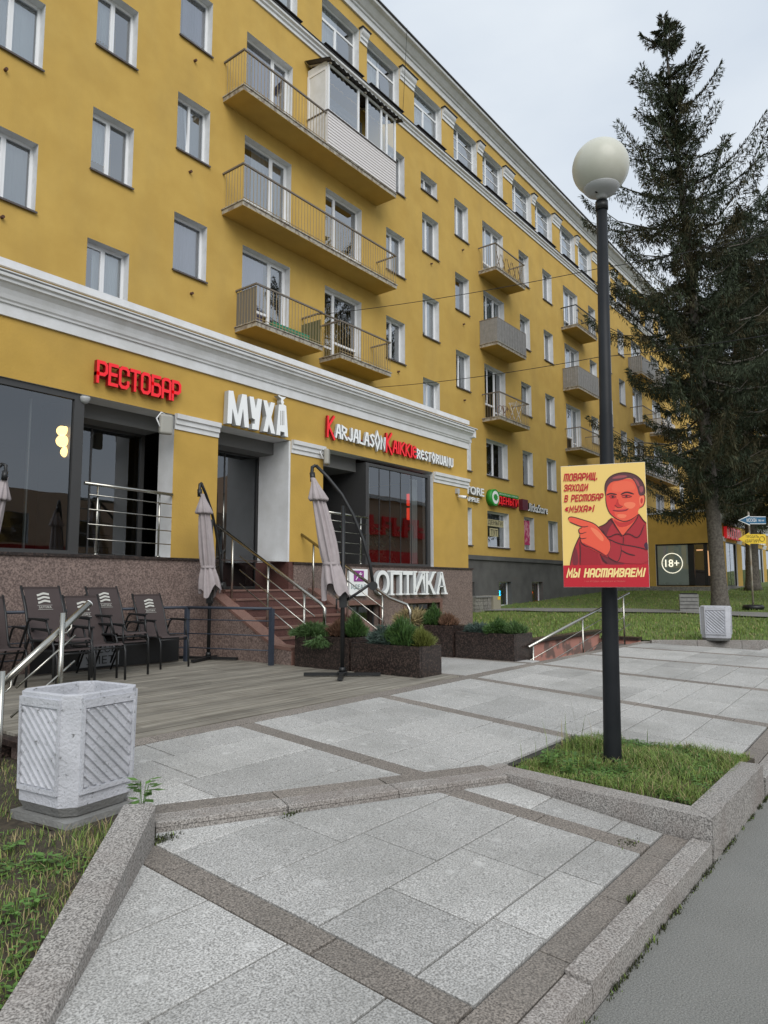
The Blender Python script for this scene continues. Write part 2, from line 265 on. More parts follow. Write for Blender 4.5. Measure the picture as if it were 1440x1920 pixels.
# ---------------------------------------------------------------- lettering
GL = {
 'Р': (3.4, [[(0, 0), (0, 6), (2.5, 6), (3.4, 5.2), (3.4, 3.2), (2.5, 2.4), (0, 2.4)]]),
 'Е': (3, [[(3, 0), (0, 0), (0, 6), (3, 6)], [(0, 3.1), (2.6, 3.1)]]),
 'С': (3.4, [[(3.4, 4.3), (3.4, 5.2), (2.6, 6), (.8, 6), (0, 5.2), (0, .8), (.8, 0), (2.6, 0), (3.4, .8), (3.4, 1.7)]]),
 'Т': (3.4, [[(0, 6), (3.4, 6)], [(1.7, 6), (1.7, 0)]]),
 'О': (3.4, [[(.8, 6), (0, 5.2), (0, .8), (.8, 0), (2.6, 0), (3.4, .8), (3.4, 5.2), (2.6, 6), (.8, 6)]]),
 'Б': (3.4, [[(3.2, 6), (0, 6), (0, 0), (2.6, 0), (3.4, .8), (3.4, 2.8), (2.6, 3.5), (0, 3.5)]]),
 'А': (3.4, [[(0, 0), (0, 5.2), (.8, 6), (2.6, 6), (3.4, 5.2), (3.4, 0)], [(0, 2.2), (3.4, 2.2)]]),
 'В': (3.4, [[(0, 0), (0, 6), (2.5, 6), (3.2, 5.3), (3.2, 3.9), (2.5, 3.2), (0, 3.2)], [(2.4, 3.2), (3.4, 2.4), (3.4, .8), (2.6, 0), (0, 0)]]),
 'Ш': (4.6, [[(0, 6), (0, 0), (4.6, 0), (4.6, 6)], [(2.3, 0), (2.3, 6)]]),
 'Щ': (4.9, [[(0, 6), (0, 0), (4.9, 0), (4.9, -1.1)], [(2.1, 0), (2.1, 6)], [(4.2, 0), (4.2, 6)]]),
 'т': (4.6, [[(0, 0), (0, 6), (4.6, 6), (4.6, 0)], [(2.3, 0), (2.3, 6)]]),
 'З': (3.2, [[(0, 5), (.6, 6), (2.5, 6), (3.2, 5.3), (3.2, 3.9), (2.5, 3.2), (1, 3.2)], [(2.5, 3.2), (3.2, 2.4), (3.2, .8), (2.5, 0), (.6, 0), (0, 1)]]),
 'Х': (3.4, [[(0, 0), (3.4, 6)], [(0, 6), (3.4, 0)]]),
 'Д': (4, [[(.6, 0), (.6, 5), (1.4, 6), (3.2, 6), (3.2, 0)], [(-.1, -.9), (-.1, 0), (4, 0), (4, -.9)]]),
 'И': (3.4, [[(0, 6), (0, 0)], [(0, .6), (3.4, 5.4)], [(3.4, 6), (3.4, 0)]]),
 'М': (4.4, [[(0, 0), (.4, 6), (2.2, 1.5), (4.0, 6), (4.4, 0)]]),
 'У': (3.4, [[(0, 6), (0, 3.3), (.7, 2.7), (3.4, 2.7)], [(3.4, 6), (3.4, .8), (2.6, 0), (.4, 0)]]),
 'Ы': (4.8, [[(0, 6), (0, 0), (2.2, 0), (2.9, .7), (2.9, 2.5), (2.2, 3.2), (0, 3.2)], [(4.8, 0), (4.8, 6)]]),
 'Ь': (3.1, [[(0, 6), (0, 0), (2.4, 0), (3.1, .7), (3.1, 2.5), (2.4, 3.2), (0, 3.2)]]),
 'Н': (3.4, [[(0, 0), (0, 6)], [(3.4, 0), (3.4, 6)], [(0, 3), (3.4, 3)]]),
 'П': (3.4, [[(0, 0), (0, 6), (3.4, 6), (3.4, 0)]]), 'Г': (2.8, [[(0, 0), (0, 6), (2.8, 6)]]),
 'К': (3.4, [[(0, 0), (0, 6)], [(3.4, 6), (.5, 3), (3.4, 0)]]), 'Л': (3.6, [[(0, 0), (.8, 6), (3.6, 6), (3.6, 0)]]),
 'K': (3.2, [[(0, 0), (.2, 6)], [(3.0, 6.4), (.5, 3.3), (3.2, -.4)]]), 'A': (2.8, [[(0, 0), (1.2, 6), (2.0, 6), (2.8, 0)], [(.5, 2.6), (2.5, 2)]]),
 'R': (2.8, [[(0, 0), (0, 6), (2.6, 5), (2.2, 3.4), (0, 2.8)], [(.6, 3), (2.8, 0)]]), 'J': (2.4, [[(2.2, 6), (2.2, 1), (1.4, 0), (0, 1)]]),
 'L': (2.2, [[(0, 6), (0, .3), (2.2, 0)]]), 'S': (2.4, [[(2.4, 5.4), (1.6, 6), (.2, 5), (2.4, 1.6), (1.4, 0), (0, .8)]]),
 'N': (2.8, [[(0, 0), (.2, 6), (2.6, 0), (2.8, 6)]]), 'I': (0.4, [[(.2, 0), (.2, 6)]]), 'O': (3, [[(1.5, 6.2), (0, 3), (1.5, -.2), (3, 3), (1.5, 6.2)]]),
 'E': (2.4, [[(2.2, 5.2), (1.4, 6), (0, 4.6), (0, 1.4), (1.4, 0), (2.4, 1)], [(.4, 3), (2.2, 3.4)]]), 'T': (2.6, [[(0, 5.6), (2.6, 6)], [(1.3, 5.8), (1.3, 0)]]),
 'U': (2.6, [[(0, 6), (0, 1), (1.2, 0), (2.6, 1), (2.6, 6)]]), '.': (.5, [[(.2, 0), (.2, .7)]]), '!': (.7, [[(.5, 6), (.3, 1.9)], [(.2, 0), (.2, .7)]]),
 '«': (3.2, [[(1.5, 4.6), (.2, 3), (1.5, 1.4)], [(3.0, 4.6), (1.7, 3), (3.0, 1.4)]]), '»': (3.2, [[(.2, 4.6), (1.5, 3), (.2, 1.4)], [(1.7, 4.6), (3.0, 3), (1.7, 1.4)]]), ' ': (2, []),
}
def ribbon(poly, w):
    n = len(poly); Lf, Rt = [], []; closed = poly[0] == poly[-1]
    for i in range(n):
        p = Vector(poly[i])
        a = Vector(poly[i-1]) if i > 0 else (Vector(poly[-2]) if closed else None); b = Vector(poly[i+1]) if i < n-1 else (Vector(poly[1]) if closed else None)
        d1 = (p-a).normalized() if a is not None else None; d2 = (b-p).normalized() if b is not None else None
        if d1 is None: d1 = d2; p = p-d2*w*.5*(0 if closed else 1)
        if d2 is None: d2 = d1; p = p+d1*w*.5
        nn = Vector((-(d1+d2).y, (d1+d2).x)); nn = nn.normalized() if nn.length > 1e-6 else Vector((-d1.y, d1.x))
        k = w/2/max(.45, nn.dot(Vector((-d1.y, d1.x)))); Lf.append(p+nn*k); Rt.append(p-nn*k)
    return Lf, Rt
def glyph(mb, ch, fn, s, w, d0, d1, m=0, ms=0, shear=0, sx=1):
    """strokes of one letter; fn(u,v,d); s = height/6"""
    wd, strokes = GL[ch]
    for si, st in enumerate(strokes):
        Lf, Rt = ribbon(st, w); e = si*.0006; k = (s*sx, s)
        c = lambda p: ((p[0]+p[1]*shear)*k[0], p[1]*k[1])
        for i in range(len(Lf)-1):
            a, b, c2, d = [c(q) for q in (Rt[i], Rt[i+1], Lf[i+1], Lf[i])]
            mb.face([fn(*a, d1+e), fn(*b, d1+e), fn(*c2, d1+e), fn(*d, d1+e)], m)
            if d1-d0 > .002:
                mb.face([fn(*b, d1+e), fn(*a, d1+e), fn(*a, d0), fn(*b, d0)], ms); mb.face([fn(*d, d1+e), fn(*c2, d1+e), fn(*c2, d0), fn(*d, d0)], ms)
        if d1-d0 > .002:
            for i in (0, -1):
                a, b = c(Rt[i]), c(Lf[i]); mb.face([fn(*a, d1+e), fn(*b, d1+e), fn(*b, d0), fn(*a, d0)], ms)
    return wd
def word_len(t, gap, sx=1): return (sum(GL[c][0] for c in t)+gap*(len(t)-1))*sx
def font_mesh(txt, h, ext, name, mats, align='LEFT', width=None, bold=0):
    c = bpy.data.curves.new(name, 'FONT'); c.body = txt; c.size = 1; c.extrude = 0; c.offset = bold; c.resolution_u = 3; c.align_x = align
    o = bpy.data.objects.new(name, c); COL.objects.link(o); dg = bpy.context.evaluated_depsgraph_get(); me = bpy.data.meshes.new_from_object(o.evaluated_get(dg)); bpy.data.objects.remove(o)
    co = np.empty(len(me.vertices)*3); me.vertices.foreach_get('co', co); co = co.reshape(-1, 3)
    mn, mxx = co.min(0), co.max(0); co[:, :2] -= mn[:2]; k = h/(mxx[1]-mn[1]); kx = k if width is None else width/(mxx[0]-mn[0]); co[:, 0] *= kx; co[:, 1] *= k
    V = [(a, b) for a, b, _ in co]; fs = [tuple(p.vertices) for p in me.polygons]
    from collections import Counter
    ed = Counter(); dire = {}
    for f in fs:
        for i in range(len(f)):
            a, b = f[i], f[(i+1) % len(f)]; ed[tuple(sorted((a, b)))] += 1; dire[tuple(sorted((a, b)))] = (a, b)
    mb = MB(); n = len(V); mb.v = [(x, -ext, y) for x, y in V]+[(x, 0, y) for x, y in V]
    for f in fs: mb.f.append(f); mb.m.append(0); mb.sm.append(False)
    if ext > .003:
        for e, c_ in ed.items():
            if c_ == 1: a, b = dire[e]; mb.f.append((b, a, a+n, b+n)); mb.m.append(1 if len(mats) > 1 else 0); mb.sm.append(False)
    bpy.data.meshes.remove(me); return mb.mesh(name, mats)
# ================================================================ GROUND
def slope(X): return .075 if X <= 6 else (.018 if X >= 11 else .075+(.018-.075)*(X-6)/5)
def zP(X, Y): return -slope(X)*max(0., 4.57-Y)
def zL(X, Y): return zP(X, Y)-.04
def zS(X): return zP(X, 1.04)-.122
def zT(X, Y): return .03+.042*max(0., X-24)+.012*math.sin(X*1.3+Y)+.012*math.sin(Y*2.1)
b = MB(); b.box(-400, 700, -400, 500, -3, -1.2); struct(obj('ground', b, LAWN))
b = MB()
xs = [-60, -20, -5, 0, 1, 2, 3, 4, 5, 6, 7, 8, 9, 10, 11, 14, 20, 40, 120]
for i in range(len(xs)-1):
    for y0, y1 in ((-19, -6), (-6, 1.035)):
        b.face([(xs[i], y0, zS(xs[i])), (xs[i+1], y0, zS(xs[i+1])), (xs[i+1], y1, zS(xs[i+1])), (xs[i], y1, zS(xs[i]))])
struct(obj('street', b, ASPH))
def clip(poly, reg):
    for i in range(len(reg)):
        a, c = reg[i], reg[(i+1) % len(reg)]; o = []
        ins = lambda p: (c[0]-a[0])*(p[1]-a[1])-(c[1]-a[1])*(p[0]-a[0]) >= -1e-9
        for k in range(len(poly)):
            p, q = poly[k], poly[(k+1) % len(poly)]; ip, iq = ins(p), ins(q)
            if ip: o.append(p)
            if ip != iq:
                d1 = (c[0]-a[0])*(p[1]-a[1])-(c[1]-a[1])*(p[0]-a[0]); d2 = (c[0]-a[0])*(q[1]-a[1])-(c[1]-a[1])*(q[0]-a[0]); t = d1/(d1-d2)
                o.append((p[0]+(q[0]-p[0])*t, p[1]+(q[1]-p[1])*t))
        poly = o
        if len(poly) < 3: return []
    return poly
def area(p): return abs(sum(p[i][0]*p[(i+1) % len(p)][1]-p[(i+1) % len(p)][0]*p[i][1] for i in range(len(p))))/2
def inset(p, g):
    n = len(p); out = []
    for i in range(n):
        a, b_, c = Vector(p[i-1]), Vector(p[i]), Vector(p[(i+1) % n])
        d1 = (b_-a); d2 = (c-b_)
        if d1.length < 1e-4 or d2.length < 1e-4: continue
        d1.normalize(); d2.normalize(); n1 = Vector((-d1.y, d1.x)); n2 = Vector((-d2.y, d2.x)); m_ = n1+n2
        if m_.length < 1e-3: continue
        m_.normalize(); out.append(tuple(b_+m_*(g/max(.35, m_.dot(n1)))))
    return out
def slab(poly, zf, parent, m, name='slab', th=.05, lift=0., g=.0048):
    poly = inset(poly, g)
    if len(poly) < 3 or area(poly) < .004: return
    dz = lift+random.uniform(-.0014, .0014); tx, ty = random.uniform(-.002, .002), random.uniform(-.002, .002)
    cx = sum(p[0] for p in poly)/len(poly); cy = sum(p[1] for p in poly)/len(poly)
    mb = MB(); n = len(poly); ins = inset(poly, .004) if area(poly) > .01 else poly
    if len(ins) != n: ins = poly
    zt = lambda p: zf(*p)+dz+tx*(p[0]-cx)+ty*(p[1]-cy)
    mb.v = [(p[0], p[1], zf(*p)-th) for p in poly]+[(p[0], p[1], zt(p)-.003) for p in poly]+[(p[0], p[1], zt(p)) for p in ins]
    for k in range(n):
        k2 = (k+1) % n; mb.f += [(k, k2, n+k2, n+k), (n+k, n+k2, 2*n+k2, 2*n+k)]; mb.m += [0, 0]; mb.sm += [False, False]
    mb.f.append(tuple(range(2*n, 3*n))); mb.m.append(0); mb.sm.append(False)
    obj(name, mb, m, parent)
def sheet(name, regs, zf, dz, m):
    mb = MB()
    for r in regs:
        x0 = min(p[0] for p in r); x1 = max(p[0] for p in r); y0 = min(p[1] for p in r); y1 = max(p[1] for p in r)
        nx = max(1, int((x1-x0)/1.0)); ny = max(1, int((y1-y0)/1.0))
        for i in range(nx):
            for j in range(ny):
                X0, X1 = x0+(x1-x0)*i/nx, x0+(x1-x0)*(i+1)/nx; Y0, Y1 = y0+(y1-y0)*j/ny, y0+(y1-y0)*(j+1)/ny
                p = clip([(X0, Y0), (X1, Y0), (X1, Y1), (X0, Y1)], r)
                if len(p) >= 3: mb.face([(a, c, zf(a, c)+dz) for a, c in p])
    return struct(obj(name, mb, m))
ST0, ST1 = (2.24, 3.19), (4.36, 2.33)                       # the step edge
sdir = Vector(ST1)-Vector(ST0); sdir.normalize(); snor = Vector((-sdir.y, sdir.x))
off = lambda p, d: (p[0]+snor.x*d, p[1]+snor.y*d)
LOW = [(-.25, 1.30), (4.24, 1.30), (4.37, 2.32), (2.24, 3.19), (2.16, 3.10), (-.25, .89)]
LOW = [(-.25, 1.30), (4.24, 1.30), (4.37, 2.32), (2.24, 3.19), (2.12, 3.06), (.2, 1.31)]
LOW = [(.26, 1.295), (4.23, 1.295), (4.36, 2.33), (2.24, 3.19)]
s0, s1 = off(ST0, .27), off(ST1, .27)
PA = [(s0[0], s0[1]), (s1[0]+.0, s1[1]), (4.41, 2.62), (4.41, 4.44), (2.35, 4.44), (2.30, 3.5)]
PA = [s0, (4.41, s1[1]-.0), (4.41, 4.44), (2.35, 4.44)]
PB = [(4.41, 2.50), (15.72, 2.50), (13.9, 4.27), (13.9, 4.44), (4.41, 4.44)]
PC = [(5.86, 1.295), (16.8, 1.295), (15.72, 2.50), (5.86, 2.50)]
PD = [(7.46, 4.60), (9.62, 4.60), (9.62, 8.9), (7.46, 8.9)]
PE = [(9.64, 4.62), (9.69, 4.62), (9.69, 8.9), (9.64, 8.9)]
plaza = sheet('plaza', [[s0, (4.41, s1[1]), (4.41, 4.6), (2.3, 4.6)], [(4.41, 2.45), (15.8, 2.45), (13.9, 4.3), (13.9, 4.6), (4.41, 4.6)], [(5.75, 1.04), (16.9, 1.04), (15.72, 2.45), (5.75, 2.45)], PD, PE, [off(ST0, .0), off(ST1, .0), s1, s0]], zP, -.02, JOINT)
lower = sheet('lower_pavement', [[(-.05, 1.06), (4.23, 1.06), (4.36, 2.33), (2.24, 3.19)]], zL, -.02, JOINT)
BX = [-.1, 2.08, 3.93, 5.75, 7.48, 9.30, 11.05, 12.75, 14.45, 16.15]
def lay(reg, zf, parent, y0, dy, phase):
    ymax = max(p[1] for p in reg); ymin = min(p[1] for p in reg)
    xmin = min(p[0] for p in reg); xmax = max(p[0] for p in reg)
    for i in range(len(BX)):
        xa = BX[i]; xb = BX[i+1] if i+1 < len(BX) else xa+1.7
        r = clip([(xa-.08, ymin), (xa+.08, ymin), (xa+.08, ymax), (xa-.08, ymax)], reg)
        if xa > xmin-.1 and r:      # brown band, in pieces
            k = 0; yy = ymin-.3
            while yy < ymax:
                L_ = random.choice((.6, .75, .9)); q = clip([(xa-.08, yy), (xa+.08, yy), (xa+.08, yy+L_), (xa-.08, yy+L_)], reg); yy += L_
                if q: slab(q, zf, parent, BAND, 'band_stone')
        row = 0; yy = y0+math.floor((ymin-y0)/dy)*dy
        while yy < ymax:
            sp = random.choice([(.5,), (.5,), (.33,), (.66,), (.33, .70)]) if (row+i) % 2 else random.choice([(.5,), (.62,), (.4,), (.27, .63)])
            cuts = [0, *sp, 1]
            for a, c in zip(cuts, cuts[1:]):
                X0 = xa+.08+(xb-xa-.16)*a; X1 = xa+.08+(xb-xa-.16)*c
                q = clip([(X0, yy), (X1, yy), (X1, yy+dy), (X0, yy+dy)], reg)
                if q: slab(q, zf, parent, TILE)
            yy += dy; row += 1
lay(LOW, zL, lower, 1.535, .465, 0)
for rg in (PA, PB, PC): lay(rg, zP, plaza, 1.30, .465, 1)
for rg in (PD, PE): lay(rg, zP, plaza, 4.6, .465, 1)
# border stones: along the street, along the deck and the ramp, behind the step
x = .15
while x < 4.2:
    q = clip([(x, 1.148), (x+.62, 1.148), (x+.62, 1.292), (x, 1.292)], [(-.5, 1), (4.235, 1), (4.235, 2), (-.5, 2)]); slab(q, zL, lower, BAND, 'band_stone'); x += .62
x = 5.86
while x < 17:
    slab([(x, 1.148), (x+.7, 1.148), (x+.7, 1.292), (x, 1.292)], zP, plaza, BAND, 'band_stone'); x += .7
x = 2.35
while x < 13.8:
    slab([(x, 4.445), (x+.8, 4.445), (x+.8, 4.60), (x, 4.60)], zP, plaza, BAND, 'band_stone'); x += .8
t_ = 0; tot = (Vector(ST1)-Vector(ST0)).length
stp = thing('stone_step', 'low diagonal granite step between the plaza and the lower pavement', 'step', (3.3, 2.76, -.2))
while t_ < tot-.02:
    l_ = min(random.choice((.72, .8, .66)), tot-t_); a = Vector(ST0)+sdir*t_; c = a+sdir*l_
    if tot-t_-l_ < .2: l_ = tot-t_; c = a+sdir*l_
    slab([tuple(a+snor*.13), tuple(c+snor*.13), tuple(c+snor*.268), tuple(a+snor*.268)][::1], zP, plaza, BAND, 'band_stone')
    slab([tuple(a), tuple(c), tuple(c+snor*.127), tuple(a+snor*.127)], zP, stp, KERB, 'kerbstone', th=.11, lift=.006, g=.003)
    t_ += l_
kb = thing('street_kerb', 'grey granite kerb along the asphalt, running from the lower pavement past the lamp bed', 'kerb', (3, 1.1, -.3))
x = -.4
while x < 4.2:
    e = min(x+.98, 4.225); slab([(x, 1.038), (e, 1.038), (e, 1.145), (x, 1.145)], zL, kb, KERB, 'kerbstone', th=.14, lift=.006 if x < 2.4 else .022, g=.003); x = e
x = 5.76
while x < 17:
    slab([(x, 1.038), (x+1, 1.038), (x+1, 1.145), (x, 1.145)], zP, kb, KERB, 'kerbstone', th=.16, lift=.004, g=.003); x += 1
# lawn on the right, its edging and the asphalt path across it
b = MB()
def gridsheet(b, x0, x1, y0, y1, st, zf):
    nx = max(1, round((x1-x0)/st)); ny = max(1, round((y1-y0)/st))
    for i in range(nx):
        for j in range(ny):
            X0, X1 = x0+(x1-x0)*i/nx, x0+(x1-x0)*(i+1)/nx; Y0, Y1 = y0+(y1-y0)*j/ny, y0+(y1-y0)*(j+1)/ny
            b.face([(X0, Y0, zf(X0, Y0)), (X1, Y0, zf(X1, Y0)), (X1, Y1, zf(X1, Y1)), (X0, Y1, zf(X0, Y1))], 0, True)
gridsheet(b, 15.3, 90, 4.27, 14.95, .8, zT); gridsheet(b, 9.95, 15.3, 5.54, 8.93, .8, zT); gridsheet(b, 14.25, 15.3, 4.27, 5.54, .8, zT)
for q in ([(14.0, 4.27), (15.3, 4.27), (15.3, 2.95)], [(15.3, 4.27), (15.3, 2.98), (17.3, 1.06), (17.3, 4.27)][::-1]): b.face([(x_, y_, zT(x_, y_)) for x_, y_ in q][::-1])
gridsheet(b, 17.3, 90, 1.06, 4.27, .8, zT)
struct(obj('lawn', b, LAWN))
b = MB()
for i in range(12):
    y0, y1 = 1.2+i*1.14, 1.2+(i+1)*1.14; x0 = 27.2-.22*abs(y0-8); x1 = 27.2-.22*abs(y1-8)
    b.face([(x0-1.5, y0, zT(x0-1.5, y0)+.045), (x0, y0, zT(x0, y0)+.045), (x1, y1, zT(x1, y1)+.045), (x1-1.5, y1, zT(x1-1.5, y1)+.045)])
struct(obj('path', b, ASPH))
ke = thing('lawn_kerb', 'thin dark edging kerb between the plaza slabs and the lawn behind the far bin', 'kerb', (15, 3.2, 0))
P0, P1 = Vector((13.9, 4.33)), Vector((17.2, 1.08)); dd = (P1-P0).normalized(); nn = Vector((-dd.y, dd.x)); LL = (P1-P0).length
for i in range(5):
    a = P0+dd*LL*i/5; c = P0+dd*LL*(i+1)/5; slab([tuple(a), tuple(c), tuple(c+nn*.09), tuple(a+nn*.09)], lambda X, Y: max(zP(X, Y), -.05)+.055, ke, KERB, 'kerbstone', th=.2)
# ---------------------------------------------------------------- wooden terrace
deck = thing('wooden_terrace', 'weathered wooden deck terrace under the brown chairs and closed parasols', 'terrace', (5, 6.5, 0))
part('frame', deck, JOINT, lambda b: b.box(2.60, 7.44, 4.61, 8.9, -.55, -.02))
y = 4.607; row = 0
while y < 8.88:
    xs_ = [2.59, 2.59+(1.3, 2.6, .7, 2.0)[row % 4], 2.59+(3.4, 4.2, 2.7, 3.9)[row % 4], 7.44]
    for a, c in zip(xs_, xs_[1:]):
        b = MB(); dz = random.uniform(-.002, .002); b.box(a+.002, c-.002, y+.003, y+.137, -.019, .004+dz); obj('deck_board', b, WOOD, deck)
    y += .14; row += 1
tw = thing('terrace_side_wall', 'low brown granite retaining wall with dark coping at the left end of the terrace', 'wall', (2.5, 5, -.5))
part('cladding', tw, GRAN, lambda b: b.box(2.50, 2.588, 4.45, 5.3, -.7, -.03))
part('coping', tw, GDK, lambda b: b.box(2.44, 2.60, 4.40, 5.32, -.03, .012))
part('end_wall', tw, GRAN, lambda b: b.box(2.36, 2.5, 4.3, 4.45, -.7, -.02))
ss = thing('side_steps', 'short dark granite steps going down from the left end of the terrace', 'steps', (2, 6, -.4))
for k in range(4): part('step', ss, GDK, lambda b: b.box(2.588-.32*(k+1), 2.585-.32*k, 5.33, 8.6, -.75, -.02-.13*k))
# ---------------------------------------------------------------- left verge
WA, WB = Vector((2.16, 3.08)), Vector((-.6, .50)); wdv = (WB-WA).normalized(); wn = Vector((wdv.y, -wdv.x))
if wn.x > 0: wn = -wn
vw = thing('verge_wall', 'low diagonal granite kerb wall between the lower pavement and the weedy verge', 'wall', (1.6, 2.6, -.2))
def vtop(t): return .04-.155*t if t < 1.6 else .04-.155*1.6-.05*(t-1.6)
t0 = 0
for l_ in (1.13, .95, 1.1):
    a, c = WA+wdv*(t0+.003), WA+wdv*(t0+l_-.003); ch = .018; b = MB()
    za, zc = vtop(t0), vtop(t0+l_)
    ring = lambda p, z: [(p.x, p.y, -.7), (p.x, p.y, z-ch), (p.x+wn.x*ch, p.y+wn.y*ch, z), (p.x+wn.x*.15, p.y+wn.y*.15, z-.004), (p.x+wn.x*.15, p.y+wn.y*.15, -.7)]
    r1, r2 = ring(a, za), ring(c, zc); b.face(r1[::-1]); b.face(r2)
    for k in range(5): b.face([r1[k], r1[(k+1) % 5], r2[(k+1) % 5], r2[k]][::-1])
    bm_ = b; o = obj('kerbstone', b, KERB, vw); t0 += l_
def zV(X, Y):
    t = (Vector((X, Y))-WA).dot(wdv); return min(vtop(max(0, t))-.045, -.075)+.02*math.sin(X*5+Y*3)-.015
b = MB()
for i in range(16):
    for j in range(22):
        def P(i, j):
            t = -.0+i*.22; s_ = .145+j*.22; q = WA+wdv*t+wn*s_; return (q.x, q.y, zV(q.x, q.y))
        b.face([P(i, j), P(i, j+1), P(i+1, j+1), P(i+1, j)], 0, True)
for q in ([(2.36, 4.35), (2.05, 3.19), (1.2, 4.1), (.5, 6.0), (2.4, 8.5), (2.5, 5.2)],): b.face([(x_, y_, -.13) for x_, y_ in q])
b.face([(2.12, 3.1, -.12), (2.36, 3.3, -.12), (2.36, 4.4, -.12), (1.9, 4.4, -.12), (1.9, 3.3, -.12)][::1])
struct(obj('verge_soil', b, SOIL))
# grass blades (uncountable): one object each
def blades(name, pts, hmin, hmax, wid, mats, bend=.5, dry=.1):
    V = []; Fc = []; M = []
    for (x, y, z) in pts:
        h = random.uniform(hmin, hmax)*(.45+1.0*patchy(x+3, y+1, .8))*(1.0 if random.random() < .8 else .55); a = random.uniform(0, 6.283); w_ = wid*random.uniform(.6, 1.3)
        lean = h*bend*random.uniform(.1, 1.1); bx, by = math.cos(a), math.sin(a); sx_, sy_ = -by*w_, bx*w_; i = len(V)
        V += [(x-sx_, y-sy_, z-.01), (x+sx_, y+sy_, z-.01), (x+bx*lean*.35-sx_*.7, y+by*lean*.35-sy_*.7, z+h*.6), (x+bx*lean*.35+sx_*.7, y+by*lean*.35+sy_*.7, z+h*.6), (x+bx*lean, y+by*lean, z+h*.96)]
        Fc += [(i, i+1, i+3, i+2), (i+2, i+3, i+4)]; k = 1 if random.random() < dry else 0; M += [k, k]
    me = bpy.data.meshes.new(name); me.from_pydata(V, [], Fc)
    for m_ in mats: me.materials.append(m_)
    me.polygons.foreach_set('material_index', M); me.update(); return put(me, name)
def patchy(x, y, k=1.0): return .5+.5*math.sin(x*7*k+1.3*math.sin(y*5*k))*math.sin(y*6*k+1.7*math.sin(x*4*k))
pts = []
for _ in range(62000):
    t = random.uniform(-.0, 3.4); s_ = random.uniform(.16, 3.6); q = WA+wdv*t+wn*s_
    if patchy(q.x, q.y) < random.uniform(-.3, .6): continue
    if abs(q.x-2.06) < .26 and abs(q.y-3.62) < .26: continue
    pts.append((q.x, q.y, zV(q.x, q.y)))
for _ in range(2500): x = random.uniform(1.2, 2.45); y = random.uniform(3.9, 5.3); pts.append((x, y, -.13))
tag(stuff(blades('verge_grass', pts, .012, .055, .0022, [BLADE, DRY], 1.3, .34)), 'sparse green and dry grass on the soil verge below the white concrete bin', 'grass')
pts = []
for _ in range(26000):
    x = random.uniform(4.5, 5.98); y = random.uniform(1.17, 2.42)
    if (x-5.23)**2+(y-1.94)**2 < .006: continue
    if patchy(x, y, 1.2) < random.uniform(-.3, .6): continue
    if x < 4.42+.12*(y-1.18): continue
    pts.append((x, y, -.188))
tag(stuff(blades('lamp_bed_grass', pts, .015, .07, .0024, [BLADE, DRY], 1.5, .16)), 'lush green grass growing in the granite bed round the lamp post', 'grass')
pts = []
for _ in range(60): x = random.uniform(4.6, 5.9); y = random.uniform(1.9, 2.4); pts.append((x, y, -.185))
tag(stuff(blades('tall_grass', pts, .20, .42, .0028, [BLADE, DRY], .35, .2)), 'few tall grass stalks at the back of the lamp bed', 'grass')
pts = []
def lawn_ok(x, y): return not (x < 14.3 and y < 5.6) and not (y < 4.27 and (x-13.9) < (4.4-y)*1.02) and not (x < 15.35 and y > 8.9) and not (40.9 < x and y > 8.9)
for _ in range(90000):
    x = 10.2+(random.random()**1.5)*36; y = random.uniform(1.2, 14.9)
    if lawn_ok(x, y) and not (27.2-.22*abs(y-8)-1.5 < x < 27.2-.22*abs(y-8)): pts.append((x, y, zT(x, y)))
tag(stuff(blades('lawn_grass', pts, .04, .09, .008, [BLADE, DRY], .7, .10)), 'short mown green grass of the lawn beyond the plaza', 'grass')
def cover(name, fn, n, label):
    V = []; Fc = []
    for _ in range(n):
        x, y, z = fn()
        if x is None: continue
        a = random.uniform(0, 6.283); l_ = random.uniform(.008, .022); h = random.uniform(.004, .03); dx, dy = math.cos(a)*l_, math.sin(a)*l_; i = len(V); t_ = random.uniform(-.3, .5)*l_
        V += [(x-dx, y-dy, z+h), (x+dy*.45, y-dx*.45, z+h+t_*.5), (x+dx, y+dy, z+h+t_), (x-dy*.45, y+dx*.45, z+h+t_*.5)]; Fc.append((i, i+1, i+2, i+3))
    me = bpy.data.meshes.new(name); me.from_pydata(V, [], Fc); me.materials.append(LEAF); tag(stuff(put(me, name)), label, 'ground cover')
def f1():
    t = random.uniform(.0, 3.3); s_ = random.uniform(.16, 3.4); q = WA+wdv*t+wn*s_
    return (q.x, q.y, zV(q.x, q.y)) if patchy(q.x+.6, q.y, .8) > random.uniform(.25, 1) else (None,)*3
cover('verge_clover', f1, 60000, 'low clover-like ground cover between the weeds of the left verge')
def f2():
    x = random.uniform(4.5, 5.98); y = random.uniform(1.2, 2.4); return (x, y, -.185) if patchy(x+.3, y+.4, 1.1) > random.uniform(.3, 1) and x > 4.45+.12*(y-1.18) else (None,)*3
cover('bed_clover', f2, 16000, 'low leafy ground cover between the grass of the lamp bed')
def weed(mb, c, r, n, hh):
    for k in range(n):
        a = random.uniform(0, 6.283); rr = r*random.uniform(.3, 1); z = c[2]+hh*random.uniform(.3, 1); l_ = r*random.uniform(.35, .6); wv = l_*.33
        p0 = Vector((c[0]+math.cos(a)*rr*.35, c[1]+math.sin(a)*rr*.35, z)); d = Vector((math.cos(a), math.sin(a), random.uniform(-.2, .35))).normalized(); s_ = d.cross(Vector((0, 0, 1))).normalized()
        mb.face([p0, p0+d*l_*.45+s_*wv, p0+d*l_, p0+d*l_*.45-s_*wv], 0)
        mb.face([p0-s_*.002, p0+s_*.002, (c[0], c[1], c[2]-.01)], 0)
